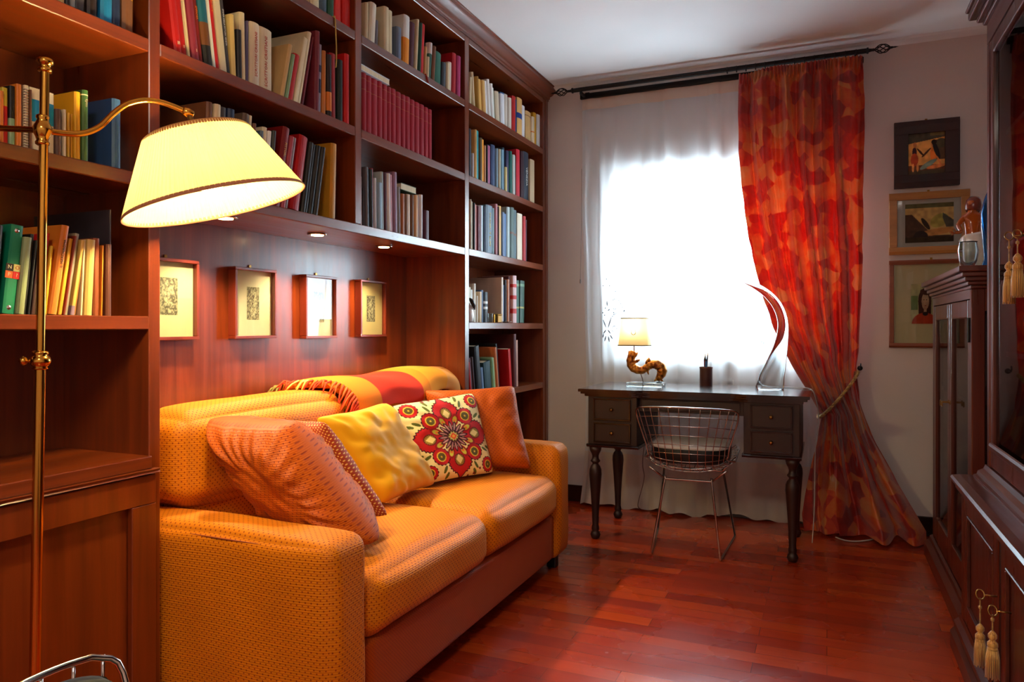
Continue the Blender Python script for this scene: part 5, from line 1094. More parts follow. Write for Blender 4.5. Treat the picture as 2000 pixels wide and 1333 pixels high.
for (dx, dy, lx, ly, L, c, nm) in pens:
    a = Vector((cp.x + dx * .5 - lx * .2, cp.y + dy * .5, DZ + .006)); b = a + Vector((lx, ly, 1)).normalized() * L; r_ = .0055 if 'marker' in nm else .0034
    e = Vector((b.x - cp.x, b.y - cp.y, 0)); 
    p_ = thing('pen' if 'pen ' in nm + ' ' and 'pencil' not in nm else 'marker' if 'marker' in nm else 'pencil', nm + ' standing in the brown cup on the desk', 'pen' if 'pencil' not in nm else 'pencil', a, 'pens in the cup')
    d_ = (b - a).normalized(); bm = NB(); cyl(bm, a, b - d_ * .016, r_, 8); obj('barrel', bm, bookmat(c), p_)
    bm = NB(); tube(bm, [b - d_ * .0158, b], [r_, .0009], 8); obj('tip', bm, bookmat(TN if 'pencil' in nm else BK), p_)

# crystal horn sculpture
Yh = 4.06
hp = [(1503, 758, .080, .030), (1508, 735, .070, .029), (1516, 708, .056, .027), (1523, 682, .043, .024), (1528, 655, .033, .021), (1529, 632, .029, .019), (1524, 610, .028, .018), (1514, 591, .027, .016), (1497, 573, .024, .014), (1474, 558, .019, .012), (1448, 547, .013, .009), (1422, 540, .0095, .007), (1404, 537, .0065, .0055), (1394, 538, .003, .003)]
pts = []; 
for x, y, a, b in hp: p = at(x, y, Y=Yh); pts.append(tuple(p) + (a, b))
pts[0] = (pts[0][0], pts[0][1], DZ + .0004) + pts[0][3:]
P_ = spline(pts, 7)
bm = NB(); rings = []
for i, p in enumerate(P_):
    c = Vector(p[:3]); d_ = (Vector(P_[min(i + 1, len(P_) - 1)][:3]) - Vector(P_[max(i - 1, 0)][:3])).normalized()
    if i == 0: d_ = Vector((0, 0, 1))
    s_v = d_.cross(Vector((0, 1, 0))).normalized(); rings.append([bm.verts.new(c + s_v * (math.copysign(abs(math.cos(t)) ** .8, math.cos(t)) * p[3] * .9) + Vector((0, 1, 0)) * (math.copysign(abs(math.sin(t)) ** .8, math.sin(t)) * p[4] * 1.5)) for t in [2 * math.pi * k_ / 28 for k_ in range(28)]])
for a, b in zip(rings, rings[1:]):
    for k_ in range(28): bm.faces.new((a[k_], a[(k_ + 1) % 28], b[(k_ + 1) % 28], b[k_]))
bm.faces.new(rings[0]); bm.faces.new(rings[-1])
tag(obj('crystal_sculpture', bm, M['crystal'], org=(pts[0][0], Yh, DZ), smooth=True), 'tall clear crystal horn arching over the desk', 'sculpture')
cable('desk_cable', 'thin white cable looping off the end of the desk behind the crystal horn', [Vector((-.36, 4.20, DZ + .003)), Vector((-.25, 4.18, DZ + .003)), Vector((-.14, 4.15, DZ + .004)), Vector((-.085, 4.13, DZ + .003)), Vector((-.058, 4.11, DZ - .03)), Vector((-.04, 4.12, .66)), Vector((-.055, 4.12, .5)), Vector((-.06, 4.10, .2)), Vector((-.07, 4.08, .012))], .0026, (190, 186, 182))

# power strip and charger under the desk, cable on the floor
a = at(1486, 1000, Z=.02); ps = thing('power_strip', 'white power strip on the floor under the desk', 'power strip', (a.x + .12, a.y, 0))
bm = NB(); box(bm, a.x, a.x + .30, a.y - .03, a.y + .025, 0, .035, .006); obj('housing', bm, M['white'], ps)
for k_ in range(3):
    bm = NB(); lathe(bm, [(.018, 0), (.018, .0015), (.015, .001), (.0005, .0008)], (a.x + .05 + k_ * .09, a.y - .002, .0352), seg=16); obj('socket', bm, base_mat('socket_grey', (150, 148, 144), .5), ps)
bm = NB(); box(bm, a.x + .07, a.x + .16, a.y - .022, a.y + .02, .038, .085, .012); tag(obj('charger', bm, M['black'], org=(a.x + .11, a.y, .038)), 'black charger plugged into the white power strip', 'charger')
cable('floor_cable', 'white cable curling out from under the red drape', [at(1632, 1050, Z=.006), at(1650, 1056, Z=.006), at(1672, 1058, Z=.006), at(1700, 1055, Z=.006), at(1716, 1048, Z=.006)], .004, (200, 190, 180))

# ------------------------------------------------------------------ chromed wire side chair
def wire_chair(label, pad_mat, with_back_pad=False, group=None):
    t = thing('wire_chair', label, 'chair', (0, 0, 0), group)
    # shell: u across, v from seat front lip (0) over the seat to the top of the back (1); local +y is the front
    cl = [(.255, .435), (.20, .448), (.08, .432), (-.04, .412), (-.13, .405), (-.195, .428), (-.235, .49), (-.258, .57), (-.272, .65), (-.282, .742)]
    C1 = np.array(spline(cl, 6)); sl = np.concatenate([[0], np.cumsum(np.hypot(*np.diff(C1, axis=0).T))]); sl /= sl[-1]
    def surf(u, v):
        y = np.interp(v, sl, C1[:, 0]); z = np.interp(v, sl, C1[:, 1])
        hw = np.interp(v, [0, .2, .45, .6, .75, .9, 1], [.205, .235, .225, .19, .20, .235, .258])
        back = np.clip((v - .45) / .25, 0, 1)
        x = hw * math.sin(u * 1.25) / math.sin(1.25)
        y2 = y + back * .115 * (1 - math.cos(u * 1.35)) + (1 - back) * .01 * u * u
        z2 = z + (1 - back) * .055 * u * u + .02 * back * (-u * u) * v + .03 * back * (1 - back) * 4 * u * u
        return Vector((x, y2, z2))
    bm = NB(); NUW, NVW = 13, 17
    for i in range(1, NUW):
        u = -1 + 2 * i / NUW; tube(bm, [surf(u, v) for v in np.linspace(0, 1, 40)], .0022, 5)
    for j in range(1, NVW):
        v = j / NVW; tube(bm, [surf(u, v) + Vector((0, 0, .0)) for u in np.linspace(-1, 1, 22)], .0022, 5)
    obj('wire_shell', bm, M['chrome'], t, True)
    rim = [surf(u, 1) for u in np.linspace(-.93, .93, 20)] + [surf(1, v) for v in np.linspace(.96, .04, 30)] + [surf(u, 0) for u in np.linspace(.93, -.93, 16)] + [surf(-1, v) for v in np.linspace(.04, .96, 30)]
    rim = [surf(u, 1) for u in np.linspace(-.78, .78, 14)] + [surf(.93, .985)] + [surf(1, v) for v in np.linspace(.93, .08, 22)] + [surf(.93, .015)] + [surf(u, 0) for u in np.linspace(.8, -.8, 12)] + [surf(-.93, .015)] + [surf(-1, v) for v in np.linspace(.08, .93, 22)] + [surf(-.93, .985)]
    rim = [Vector(p) for p in spline([tuple(p) for p in rim + rim[:1]], 3)][:-1]
    bm = NB(); tube(bm, rim, .0042, 8, closed=True); obj('rim', bm, M['chrome'], t, True)
    for sx in (-1, 1):
        bm = NB()
        A = Vector((sx * .165, -.235, .006)); B = Vector((sx * .205, .235, .006)); Cq = Vector((sx * .115, -.115, .36)); Dq = Vector((sx * .15, .11, .375)); E_ = Vector((sx * .205, -.03, .44)); F_ = Vector((sx * .22, .17, .452))
        tube(bm, [Cq + Vector((0, 0, .018)), Cq, A + Vector((0, .0, .006)), A + Vector((0, .012, 0)), B - Vector((0, .012, 0)), B + Vector((0, 0, .006)), Dq + Vector((0, 0, .02))], .0058, 10)
        obj('leg', bm, M['chrome'], t, True)
        bm = NB(); tube(bm, [Cq, Vector((sx * .19, -.155, .425))], .0052, 8); tube(bm, [Dq, F_], .0052, 8); obj('seat_support', bm, M['chrome'], t, True)
    for y_, z_, w_ in ((-.115, .36, .115), (.11, .375, .15)):
        bm = NB(); cyl(bm, (-w_, y_, z_), (w_, y_, z_), .0055, 10); obj('stretcher', bm, M['chrome'], t, auto=40)
    # seat pad following the shell
    def padshape(v0, v1, wf, tt, sq=False):
        nu_, nv_ = 30, 30; top = []; bot = []
        for j in range(nv_):
            vv = -1 + 2 * j / (nv_ - 1); rt = []; rb = []
            for i in range(nu_):
                uu_ = -1 + 2 * i / (nu_ - 1)
                dx_, dy_ = uu_ * math.sqrt(1 - vv * vv / 2), vv * math.sqrt(1 - uu_ * uu_ / 2)
                if sq: rr_ = 1 - .09 * (uu_ * vv) ** 4; dx_, dy_ = uu_ * rr_, vv * rr_
                p = surf(dx_ * wf, (v0 + v1) / 2 + dy_ * (v1 - v0) / 2); e = .002
                q = surf(dx_ * wf, (v0 + v1) / 2 + dy_ * (v1 - v0) / 2 + e); r2 = surf(dx_ * wf + .01, (v0 + v1) / 2 + dy_ * (v1 - v0) / 2)
                nn = (r2 - p).cross(q - p).normalized(); nn = nn if (nn.z > 0 or nn.y > .3) else -nn
                edge = (1 - max(abs(uu_), abs(vv)) ** 10)
                rb.append(p + nn * .004); rt.append(p + nn * (.004 + tt * (.55 + .45 * edge) * (1 if max(abs(uu_), abs(vv)) < .999 else .0)))
            top.append(rt); bot.append(rb)
        me = join_meshes('pad', [gridmesh('a', np.array([[tuple(p) for p in r] for r in top]), np.stack(np.meshgrid(np.linspace(0, .4, nu_), np.linspace(0, .4, nv_)), -1)), gridmesh('b', np.array([[tuple(p) for p in r] for r in bot]), np.stack(np.meshgrid(np.linspace(0, .4, nu_), np.linspace(0, .4, nv_)), -1))])
        b_ = bmesh.new(); b_.from_mesh(me); bmesh.ops.remove_doubles(b_, verts=b_.verts, dist=.0005); bmesh.ops.recalc_face_normals(b_, faces=b_.faces); b_.to_mesh(me); b_.free(); return me
    def sup(hw, hd, z_, cy=.035, p=3.2, n_=56):
        return [(hw * math.copysign(abs(math.cos(a)) ** (2 / p), math.cos(a)), cy + hd * math.copysign(abs(math.sin(a)) ** (2 / p), math.sin(a)), z_) for a in [2 * math.pi * k_ / n_ for k_ in range(n_)]]
    V = np.array([sup(.150, .150, .443), sup(.183, .183, .446), sup(.197, .195, .458), sup(.200, .198, .50), sup(.197, .195, .518)]); me = gridmesh('pad_border', V, wrap_u=True); bmx = NB(); bmx.from_mesh(me); bmx.verts.ensure_lookup_table(); bmx.faces.new([bmx.verts[i] for i in range(56)]); bmesh.ops.recalc_face_normals(bmx, faces=bmx.faces); bmx.to_mesh(me); bmx.free()
    V = np.array([sup(.1965, .1945, .5185), sup(.190, .188, .530), sup(.17, .17, .536), sup(.10, .10, .539), sup(.02, .02, .540)]); me2 = gridmesh('seat_pad', V, uv=V[..., :2].copy(), wrap_u=True); bmx = NB(); bmx.from_mesh(me2); bmx.verts.ensure_lookup_table(); bmx.faces.new([bmx.verts[4 * 56 + i] for i in range(56)]); bmx.faces.new([bmx.verts[i] for i in range(56)]); bmesh.ops.recalc_face_normals(bmx, faces=bmx.faces); bmx.to_mesh(me2); bmx.free()
    po = link('seat_pad', me2, pad_mat, t, True); link('pad_border', me, M['black'], po, True)
    if with_back_pad: link('back_pad', padshape(.60, .985, .94, .03, True), pad_mat, t, True)
    return t
ch = wire_chair('chromed wire mesh chair with grey seat pad tucked under the desk', M['pad'], group='wire mesh chairs')
ch.location = (-.648, 3.835, 0); ch.rotation_euler = (0, 0, R(3))
ch2 = wire_chair('chromed wire mesh chair with dark pad in front of the low cupboard, mostly cut off', M['pad_dark'], True, group='wire mesh chairs')
ch2.location = (-.512, .524, 0); ch2.rotation_euler = (0, 0, R(300))
# ------------------------------------------------------------------ three pictures on the window wall
def wall_picture(label, x0, x1, z0, z1, fw, fmat, art, artbox, mount=None, glazed=True, deep=.028):
    t = thing('framed_picture', label, 'picture', ((x0 + x1) / 2, YB, z0), 'pictures on the window wall')
    Y1 = YB - .001; Y0 = Y1 - deep; bm = NB()
    for a, b, c, d in ((x0, x1, z1 - fw, z1), (x0, x1, z0, z0 + fw)):
        prism(bm, [(Y1, c), (Y1, d), (Y0 + .006, d), (Y0, (c + d) / 2 + .1 * fw), (Y0 + .004, c)] if c > (z0 + z1) / 2 else [(Y1, c), (Y1, d), (Y0 + .004, d), (Y0, (c + d) / 2 - .1 * fw), (Y0 + .006, c)], 0, a, b)
    for a, b in ((x0, x0 + fw), (x1 - fw, x1)): box(bm, a, b, Y0 + .002, Y1, z0 + fw, z1 - fw, .002, 1)
    obj('frame', bm, fmat, t)
    if mount:
        bm = NB(); box(bm, x0 + fw, x1 - fw, Y1 - .012, Y1, z0 + fw, z1 - fw); obj('mount', bm, base_mat('picture_mount', mount, .9), t)
    ax0, ax1, az0, az1 = artbox
    bm = NB(); box(bm, ax0, ax1, Y1 - .0145, Y1 - .0001 if not mount else Y1 - .0121, az0, az1); obj('backing', bm, base_mat('backing_board', (120, 96, 70), .9), t)
    flat_panel('painted_surface', ((ax0 + ax1) / 2, Y1 - .0152, (az0 + az1) / 2), ((ax1 - ax0) / 2, 0, 0), (0, 0, (az1 - az0) / 2), 120, 120, art, M['print'], t)
    if glazed:
        bm = NB(); box(bm, x0 + fw, x1 - fw, Y1 - .021, Y1 - .0195, z0 + fw, z1 - fw); obj('glazing', bm, M['pane'], t)
    bm = NB(); box(bm, (x0 + x1) / 2 - .006, (x0 + x1) / 2 + .006, Y1 - .006, Y1, z1 + .0005, z1 + .012, .001, 1); obj('hanger', bm, M['brass_d'], t)
def ell(u, v, x, y, a, b, r=0):
    c, s = math.cos(r), math.sin(r); X = (u - x) * c + (v - y) * s; Y = -(u - x) * s + (v - y) * c; return (X / a) ** 2 + (Y / b) ** 2 < 1
def art_figures(u, v):
    n = vnoise(u * 6 + 9, v * 6 + 9, 31); c = np.zeros(u.shape + (3,)); c[:] = (196, 140, 72)
    P = lambda m, col: c.__setitem__(m, col)
    P(v > .62 + .12 * u, (66, 62, 50)); P((v > .82) & (u > .2), (98, 84, 52)); P((u > .42) & (v < .62) & (v > -.3), (82, 60, 42)); P(v < -.52, (96, 58, 36)); P(ell(u, v, .78, .45, .3, .22), (70, 62, 44))
    P(v < -.78, (74, 62, 44)); P(ell(u, v, -.62, .1, .12, .24), (56, 26, 34)); P(ell(u, v, -.62, -.25, .2, .3), (150, 58, 30)); P(ell(u, v, -.60, .44, .09, .13), (168, 104, 60)); P(ell(u, v, -.7, -.62, .06, .2), (196, 130, 70)); P(ell(u, v, -.46, -.62, .06, .2), (196, 130, 70))
    P(ell(u, v, -.3, .08, .28, .05, -.8), (58, 38, 26)); P(ell(u, v, .0, .05, .32, .05, .7), (72, 44, 26)); P(ell(u, v, .36, -.1, .15, .4, .12), (204, 110, 44)); P(ell(u, v, .34, .42, .1, .14), (186, 118, 66)); P(ell(u, v, .52, .14, .12, .46, .38), (30, 26, 28)); P(ell(u, v, .40, .52, .14, .12), (34, 22, 18))
    P(ell(u, v, .1, -.5, .48, .12, .45), (110, 130, 116)); P(ell(u, v, .5, -.62, .5, .09, .12), (186, 112, 62)); P(ell(u, v, .66, -.38, .05, .3, .5), (190, 118, 64))
    return c * (1.08 + .3 * n[..., None])
def art_hills(u, v):
    n = vnoise(u * 7 + 9, v * 7 + 9, 33); c = np.zeros(u.shape + (3,)); c[:] = (196, 148, 88); P = lambda m, col: c.__setitem__(m, col)
    P(v > .78, (96, 84, 52)); P((v < np.minimum(.45, .45 - 1.25 * (u + .72))) | (v < -.66), (86, 56, 42)); P(ell(u, v, -.15, -.05, .1, .34, .5), (62, 46, 36)); P(ell(u, v, .42, .1, .42, .3, .7), (168, 142, 70)); P((u > .55) & (v < .5 - .9 * (u - .55)) & (v > -.25) & (v > 1.6 * (.62 - u) * 2), (78, 70, 60)); P(ell(u, v, .3, -.48, .85, .16, .16), (190, 122, 66)); P(ell(u, v, -.35, -.7, .3, .3, 0), (52, 36, 34)); P((v < -.72), (66, 46, 30))
    return c * (1.08 + .3 * n[..., None])
def art_girl(u, v):
    n = vnoise(u * 5 + 9, v * 5 + 9, 35); c = np.zeros(u.shape + (3,)); c[:] = (206, 188, 132); P = lambda m, col: c.__setitem__(m, col)
    P((u < -.5) & (v < .4) & (v > -.3), (132, 150, 86)); P(v < -.92, (214, 190, 130)); P(ell(u, v, .0, .12, .48, .66), (78, 36, 26)); P((abs(u) < .46) & (v < .1) & (v > -.5), (74, 34, 26)); P(ell(u, v, .04, .12, .27, .42), (214, 164, 126)); P((abs(u - .04) < .10) & (v < -.2) & (v > -.56), (206, 152, 116)); P(((u / .95) ** 2 + ((v + 1.0) / .55) ** 2 < 1), (206, 66, 34)); P(ell(u, v, .04, -.5, .2, .1), (42, 36, 40))
    P(ell(u, v, -.06, .2, .05, .025), (60, 40, 30)); P(ell(u, v, .14, .2, .05, .025), (60, 40, 30)); P(ell(u, v, .05, -.1, .07, .025), (170, 70, 56)); P(ell(u, v, .0, .58, .34, .14, -.2), (84, 40, 28))
    return c * (.92 + .16 * n[..., None])
wall_picture('dark-framed square painting of two figures, topmost picture on the window wall', .338, .647, 1.889, 2.248, .068, M['darkframe'], art_figures, (.402, .583, 1.953, 2.184), deep=.034, glazed=False)
wall_picture('gold-framed landscape picture of brown hills, middle one on the window wall', .313, .694, 1.527, 1.863, .040, M['oakframe'], art_hills, (.392, .62, 1.59, 1.80), mount=(206, 190, 178))
wall_picture('brown-framed portrait of a girl in red, lowest on the window wall', .313, .72, 1.021, 1.496, .024, M['brownframe'], art_girl, (.42, .55, 1.15, 1.366), mount=(222, 196, 150))

# ------------------------------------------------------------------ low glazed vitrine in the corner
VX, VXB, VY0, VY1, VH = .48, .86, 3.075, 4.125, 1.352
vt = thing('glass_vitrine', 'low dark wood vitrine with two glazed doors in the far corner', 'display cabinet', (.67, 3.6, 0))
for y0, y1 in ((VY0, VY0 + .035), (VY1 - .035, VY1)):
    bm = NB()
    for x0, x1 in ((VX, VX + .042), (VXB - .035, VXB)): box(bm, x0, x1, y0, y1, .10, 1.27, .003, 1)
    box(bm, VX + .0418, VXB - .0348, y0 + .001, y1 - .001, .10, .20, .002, 1); box(bm, VX + .0418, VXB - .0348, y0 + .001, y1 - .001, 1.19, 1.27, .002, 1); obj('side_frame', bm, M['mahog'], vt)
for y0 in (VY0 + .015, VY1 - .019):
    bm = NB(); box(bm, VX + .0421, VXB - .0351, y0, y0 + .004, .2001, 1.1899); obj('side_pane', bm, M['pane_old'], vt)
bm = NB(); prism(bm, [(VX - .035, 0), (VXB, 0), (VXB, .0995), (VX, .0995), (VX - .01, .094), (VX - .012, .078), (VX - .035, .066)], 1, VY0 - .03, VY1 + .03, 0); obj('plinth', bm, M['mahog_h'], vt)
bm = NB(); box(bm, VX, VXB, VY0 + .0355, VY1 - .0355, 1.235, 1.27); obj('top_rail', bm, M['mahog_h'], vt)
for (e, z0, z1) in ((.004, 1.2705, 1.283), (.014, 1.2835, 1.297), (.024, 1.2975, 1.313), (.034, 1.3135, 1.330), (.046, 1.3305, VH)):
    bm = NB(); box(bm, VX - e, VXB, VY0 - e * .9, VY1 + e * .9, z0, z1, .004, 2); obj('cornice_moulding' if z1 < VH else 'top', bm, M['mahog_h'], vt)
bm = NB(); box(bm, VXB - .012, VXB - .002, VY0 + .0355, VY1 - .0355, .10, 1.2345); obj('back_panel', bm, wallpaint('pale_cabinet_lining', (190, 168, 156)), vt)
for z in (.47, .83):
    bm = NB(); box(bm, VX + .03, VXB - .014, VY0 + .0355, VY1 - .0355, z, z + .018, .002, 1); obj('shelf', bm, M['walnut_h'], vt)
ymid = 3.605
for (y0, y1, ky) in ((VY0 + .037, ymid - .001, ymid - .022), (ymid + .001, VY1 - .037, ymid + .022)):
    x0, x1 = VX + .001, VX + .026; st = .052; bm = NB()
    box(bm, x0, x1, y0, y0 + st, .105, 1.232, .004, 2); box(bm, x0, x1, y1 - st, y1, .105, 1.232, .004, 2)
    box(bm, x0, x1, y0 + st, y1 - st, .105, .215, .004, 2); box(bm, x0, x1, y0 + st, y1 - st, 1.165, 1.232, .004, 2)
    d_ = obj('glazed_door', bm, M['mahog'], vt)
    bm = NB(); box(bm, x0 + .010, x0 + .014, y0 + st, y1 - st, .215, 1.165); obj('pane', bm, M['pane_old'], d_)
    kz = .80; bm = NB(); lathe(bm, [(.009, 0), (.009, .002), (.003, .003)], (x0 - .0001, ky, kz + .01), (-1, 0, 0), 14); cyl(bm, (x0, ky, kz + .01), (x0 - .028, ky, kz + .01), .0022, 8)
    tube(bm, [(x0 - .030, ky + .012 * math.cos(a), kz + .004 + .012 * math.sin(a)) for a in [2 * math.pi * q / 16 for q in range(16)]], .0018, 6, closed=True); obj('key', bm, M['brass_d'], d_, True)
for z in (1.12, .26):
    bm = NB(); cyl(bm, (VX - .004, VY0 + .031, z - .045), (VX - .004, VY0 + .031, z + .045), .0055, 10); obj('hinge', bm, M['iron'], vt)
# ornaments on the vitrine
zt = VH + .0003
p = at(1905, 505, X=.545); bm = NB(); box(bm, p.x - .05, p.x + .07, p.y - .045, p.y + .055, zt, zt + .155, .012, 3); 
for v_ in bm.verts:
    if v_.co.z > zt + .08: v_.co.z += .010 * (v_.co.x - p.x) / .06
tag(obj('ceramic_vase', bm, M['swan'], org=(p.x, p.y, zt), smooth=True), 'square white ceramic vase on the corner vitrine', 'vase')
vp = (p.x, p.y)
fb = thing('figurine', 'amber-coloured figurine of a bobbed-haired woman with outstretched arm on the vitrine', 'figurine', (p.x + .005, p.y + .13, zt))
def skin_body(name, joints, edges, mat, parent, sub=2):
    me = bpy.data.meshes.new(name); off = ORG[parent.name]
    me.from_pydata([tuple(Vector(j[0]) - off) for j in joints], edges, []); o = bpy.data.objects.new(name, me); COL.objects.link(o); o.parent = parent; ORG[o.name] = off
    m = o.modifiers.new('skin', 'SKIN'); 
    for v_, j in zip(me.skin_vertices[0].data, joints): v_.radius = (j[1], j[2] if len(j) > 2 else j[1])
    me.skin_vertices[0].data[0].use_root = True
    s_ = o.modifiers.new('sub', 'SUBSURF'); s_.levels = sub; s_.render_levels = sub; me.materials.append(mat)
    dg = bpy.context.evaluated_depsgraph_get(); dg.update(); m2 = bpy.data.meshes.new_from_object(o.evaluated_get(dg)); o.modifiers.clear(); o.data = m2
    m2.polygons.foreach_set('use_smooth', [True] * len(m2.polygons)); return o
bx, by = p.x + .01, p.y + .125
def FB(dx, dy, dz): return (bx + dx, by + dy, zt + dz)
skin_body('body', [(FB(0, 0, .12), .036, .030), (FB(0, 0, .165), .028, .024), (FB(.0, 0, .205), .034, .026), (FB(.0, 0, .238), .026, .020), (FB(.0, 0, .262), .012), (FB(-.004, -.004, .290), .021, .024), (FB(-.002, -.002, .308), .018, .02),
    (FB(-.03, .0, .236), .013), (FB(-.055, -.012, .205), .010), (FB(-.045, -.04, .172), .008), (FB(-.072, -.055, .168), .007), (FB(.03, 0, .236), .013), (FB(.045, -.012, .195), .010), (FB(.03, -.036, .165), .008),
    (FB(0, 0, .07), .044, .040), (FB(0, 0, .012), .056, .050)],
    [(0, 1), (1, 2), (2, 3), (3, 4), (4, 5), (5, 6), (3, 7), (7, 8), (8, 9), (9, 10), (3, 11), (11, 12), (12, 13), (0, 14), (14, 15)], M['amber'], fb)
bm = NB(); lathe(bm, [(.0005, .052), (.018, .048), (.028, .034), (.031, .014), (.029, -.006), (.024, -.012), (.018, -.004), (.014, .02)], FB(.003, .005, .272), (.1, .12, 1), 24); obj('hair', bm, base_mat('reddish_brown_glaze', (124, 52, 28), .25, coat=.5), fb, True)
bm = NB()
for (dx, dy, dz, dd) in ((-.078, -.058, .168, (-1, -.3, .2)), (-.076, -.060, .166, (-1, -.5, -.1)), (-.074, -.061, .163, (-.9, -.7, -.4)), (-.078, -.056, .171, (-1, 0, .5)), (-.070, -.058, .175, (-.4, -.2, 1))):
    a_ = Vector(FB(dx, dy, dz)); d_ = Vector(dd).normalized(); tube(bm, [a_ - d_ * .004, a_ + d_ * .007, a_ + d_ * .014 + Vector((0, 0, -.002))], [.0024, .0021, .0012], 6)
obj('fingers', bm, M['amber'], fb, True)
p = at(1931, 430, X=.60)
bm = NB(); pr = [(.0005, 0), (.024, .001), (.014, .03), (.020, .08), (.030, .15), (.032, .20), (.024, .25), (.012, .285), (.010, .30), (.007, .30), (.008, .28), (.020, .245), (.028, .2), (.0005, .03)]
lathe(bm, pr, (.547, 3.17, zt), (.04, 0, 1), 28); tag(obj('blue_glass_vase', bm, M['blueglass'], org=(.547, 3.17, zt), smooth=True), 'slender blue glass vase beside the white ceramic one', 'vase')
bm = NB(); lathe(bm, [(.0005, 0), (.016, .001), (.030, .03), (.036, .07), (.030, .10), (.033, .104), (.028, .10), (.033, .07), (.027, .03), (.0005, .005)], (.493, 3.235, zt), seg=28); tag(obj('glass_bowl', bm, M['crystal'], org=(.493, 3.235, zt), smooth=True), 'small clear glass bowl at the vitrine edge by the figurine', 'bowl')

# ------------------------------------------------------------------ tall mahogany cabinet: low cupboard with a glazed hutch
KX, KXB, KY0, KY1 = .432, .915, 1.30, 2.965
kb = thing('hutch_cabinet', 'tall old mahogany cabinet with glazed hutch and moulded counter along the wall', 'cabinet', (.68, 2.1, 0))
bm = NB(); prism(bm, [(KX - .03, 0), (KXB, 0), (KXB, .1195), (KX, .1195), (KX - .004, .105), (KX - .018, .092), (KX - .018, .07), (KX - .03, .055)], 1, KY0, KY1 + .03); obj('plinth', bm, M['mahog_h'], kb)
bm = NB(); box(bm, KX + .022, KXB, KY0, KY1, .12, .563); box(bm, KX, KX + .0218, KY1 - .055, KY1, .12, .563, .003, 1); obj('carcass', bm, M['mahog'], kb)
bm = NB(); prism(bm, [(KX - .014, .5635), (KXB, .5635), (KXB, .6105), (KX + .0, .6105), (KX - .024, .607), (KX - .030, .600), (KX - .030, .592), (KX - .018, .586), (KX - .014, .578)], 1, KY0, KY1 + .032, .002); obj('counter', bm, M['mahog_h'], kb)
def panel_door(y0, y1, gap=.0):
    x0, x1 = KX - .0, KX + .0215; z0, z1 = .125, .558; st = .06; bm = NB()
    box(bm, x0, x1, y0, y0 + st, z0, z1, .003, 1); box(bm, x0, x1, y1 - st, y1, z0, z1, .003, 1); box(bm, x0, x1, y0 + st, y1 - st, z0, z0 + st, .003, 1); box(bm, x0, x1, y0 + st, y1 - st, z1 - st, z1, .003, 1)
    d_ = obj('door', bm, M['mahog'], kb); bm = NB(); box(bm, x0 + .008, x1 - .003, y0 + st, y1 - st, z0 + st, z1 - st); obj('panel', bm, M['mahog'], d_)
    bm = NB(); e = .008
    for (a, b, c, f) in ((y0 + st, y1 - st, z0 + st, z0 + st + e), (y0 + st, y1 - st, z1 - st - e, z1 - st), (y0 + st, y0 + st + e, z0 + st + e, z1 - st - e), (y1 - st - e, y1 - st, z0 + st + e, z1 - st - e)): box(bm, x0 - .003, x0 + .0079, a, b, c, f, .002, 1)
    obj('bead', bm, M['mahog_h'], d_)
    return d_
dA = panel_door(2.372, 2.905); dB = panel_door(1.80, 2.333); dC = panel_door(1.31, 1.79)
bm = NB(); box(bm, KX + .004, KX + .0215, 2.3345, 2.3705, .125, .558); obj('door_gap_shade', bm, M['black'], kb)  # black strip put in for the shade between the cupboard doors
for z_ in (.552, .546):
    pass
# hutch
HX = .505; HZ0, HZ1 = .655, 2.10
bm = NB(); prism(bm, [(HX - .035, .6110), (KXB, .6110), (KXB, .6545), (HX, .6545), (HX - .006, .640), (HX - .022, .632), (HX - .026, .620), (HX - .035, .618)], 1, KY0, 2.975, 0); obj('hutch_base_moulding', bm, M['mahog_h'], kb)
HY1 = 2.945
bm = NB(); st = .042
box(bm, HX, HX + .03, HY1 - st, HY1, HZ0, HZ1, .003, 1); box(bm, KXB - .04, KXB, HY1 - .03, HY1, HZ0, HZ1); box(bm, HX + .03, KXB - .04, HY1 - .024, HY1 - .004, HZ0, HZ1); obj('hutch_side', bm, M['mahog'], kb)
bm = NB(); box(bm, HX, KXB, KY0, HY1, HZ1 + .0005, 2.17); obj('hutch_frieze', bm, M['mahog_h'], kb)
for (e, z0, z1) in ((.012, 2.1705, 2.186), (.028, 2.1865, 2.204), (.050, 2.2045, 2.232), (.058, 2.2325, 2.246)):
    bm = NB(); box(bm, HX - e, KXB, KY0, HY1 + e * .8, z0, z1, .006, 3); obj('cornice_moulding', bm, M['mahog_h'], kb)
bm = NB(); box(bm, KXB - .012, KXB, KY0, HY1 - .03, HZ0, HZ1); obj('hutch_back', bm, M['mahog'], kb)
for z in (1.03, 1.40, 1.78):
    bm = NB(); box(bm, HX + .05, KXB - .0125, KY0, HY1 - .0245, z, z + .018, .002, 1); obj('hutch_shelf', bm, M['mahog_h'], kb)
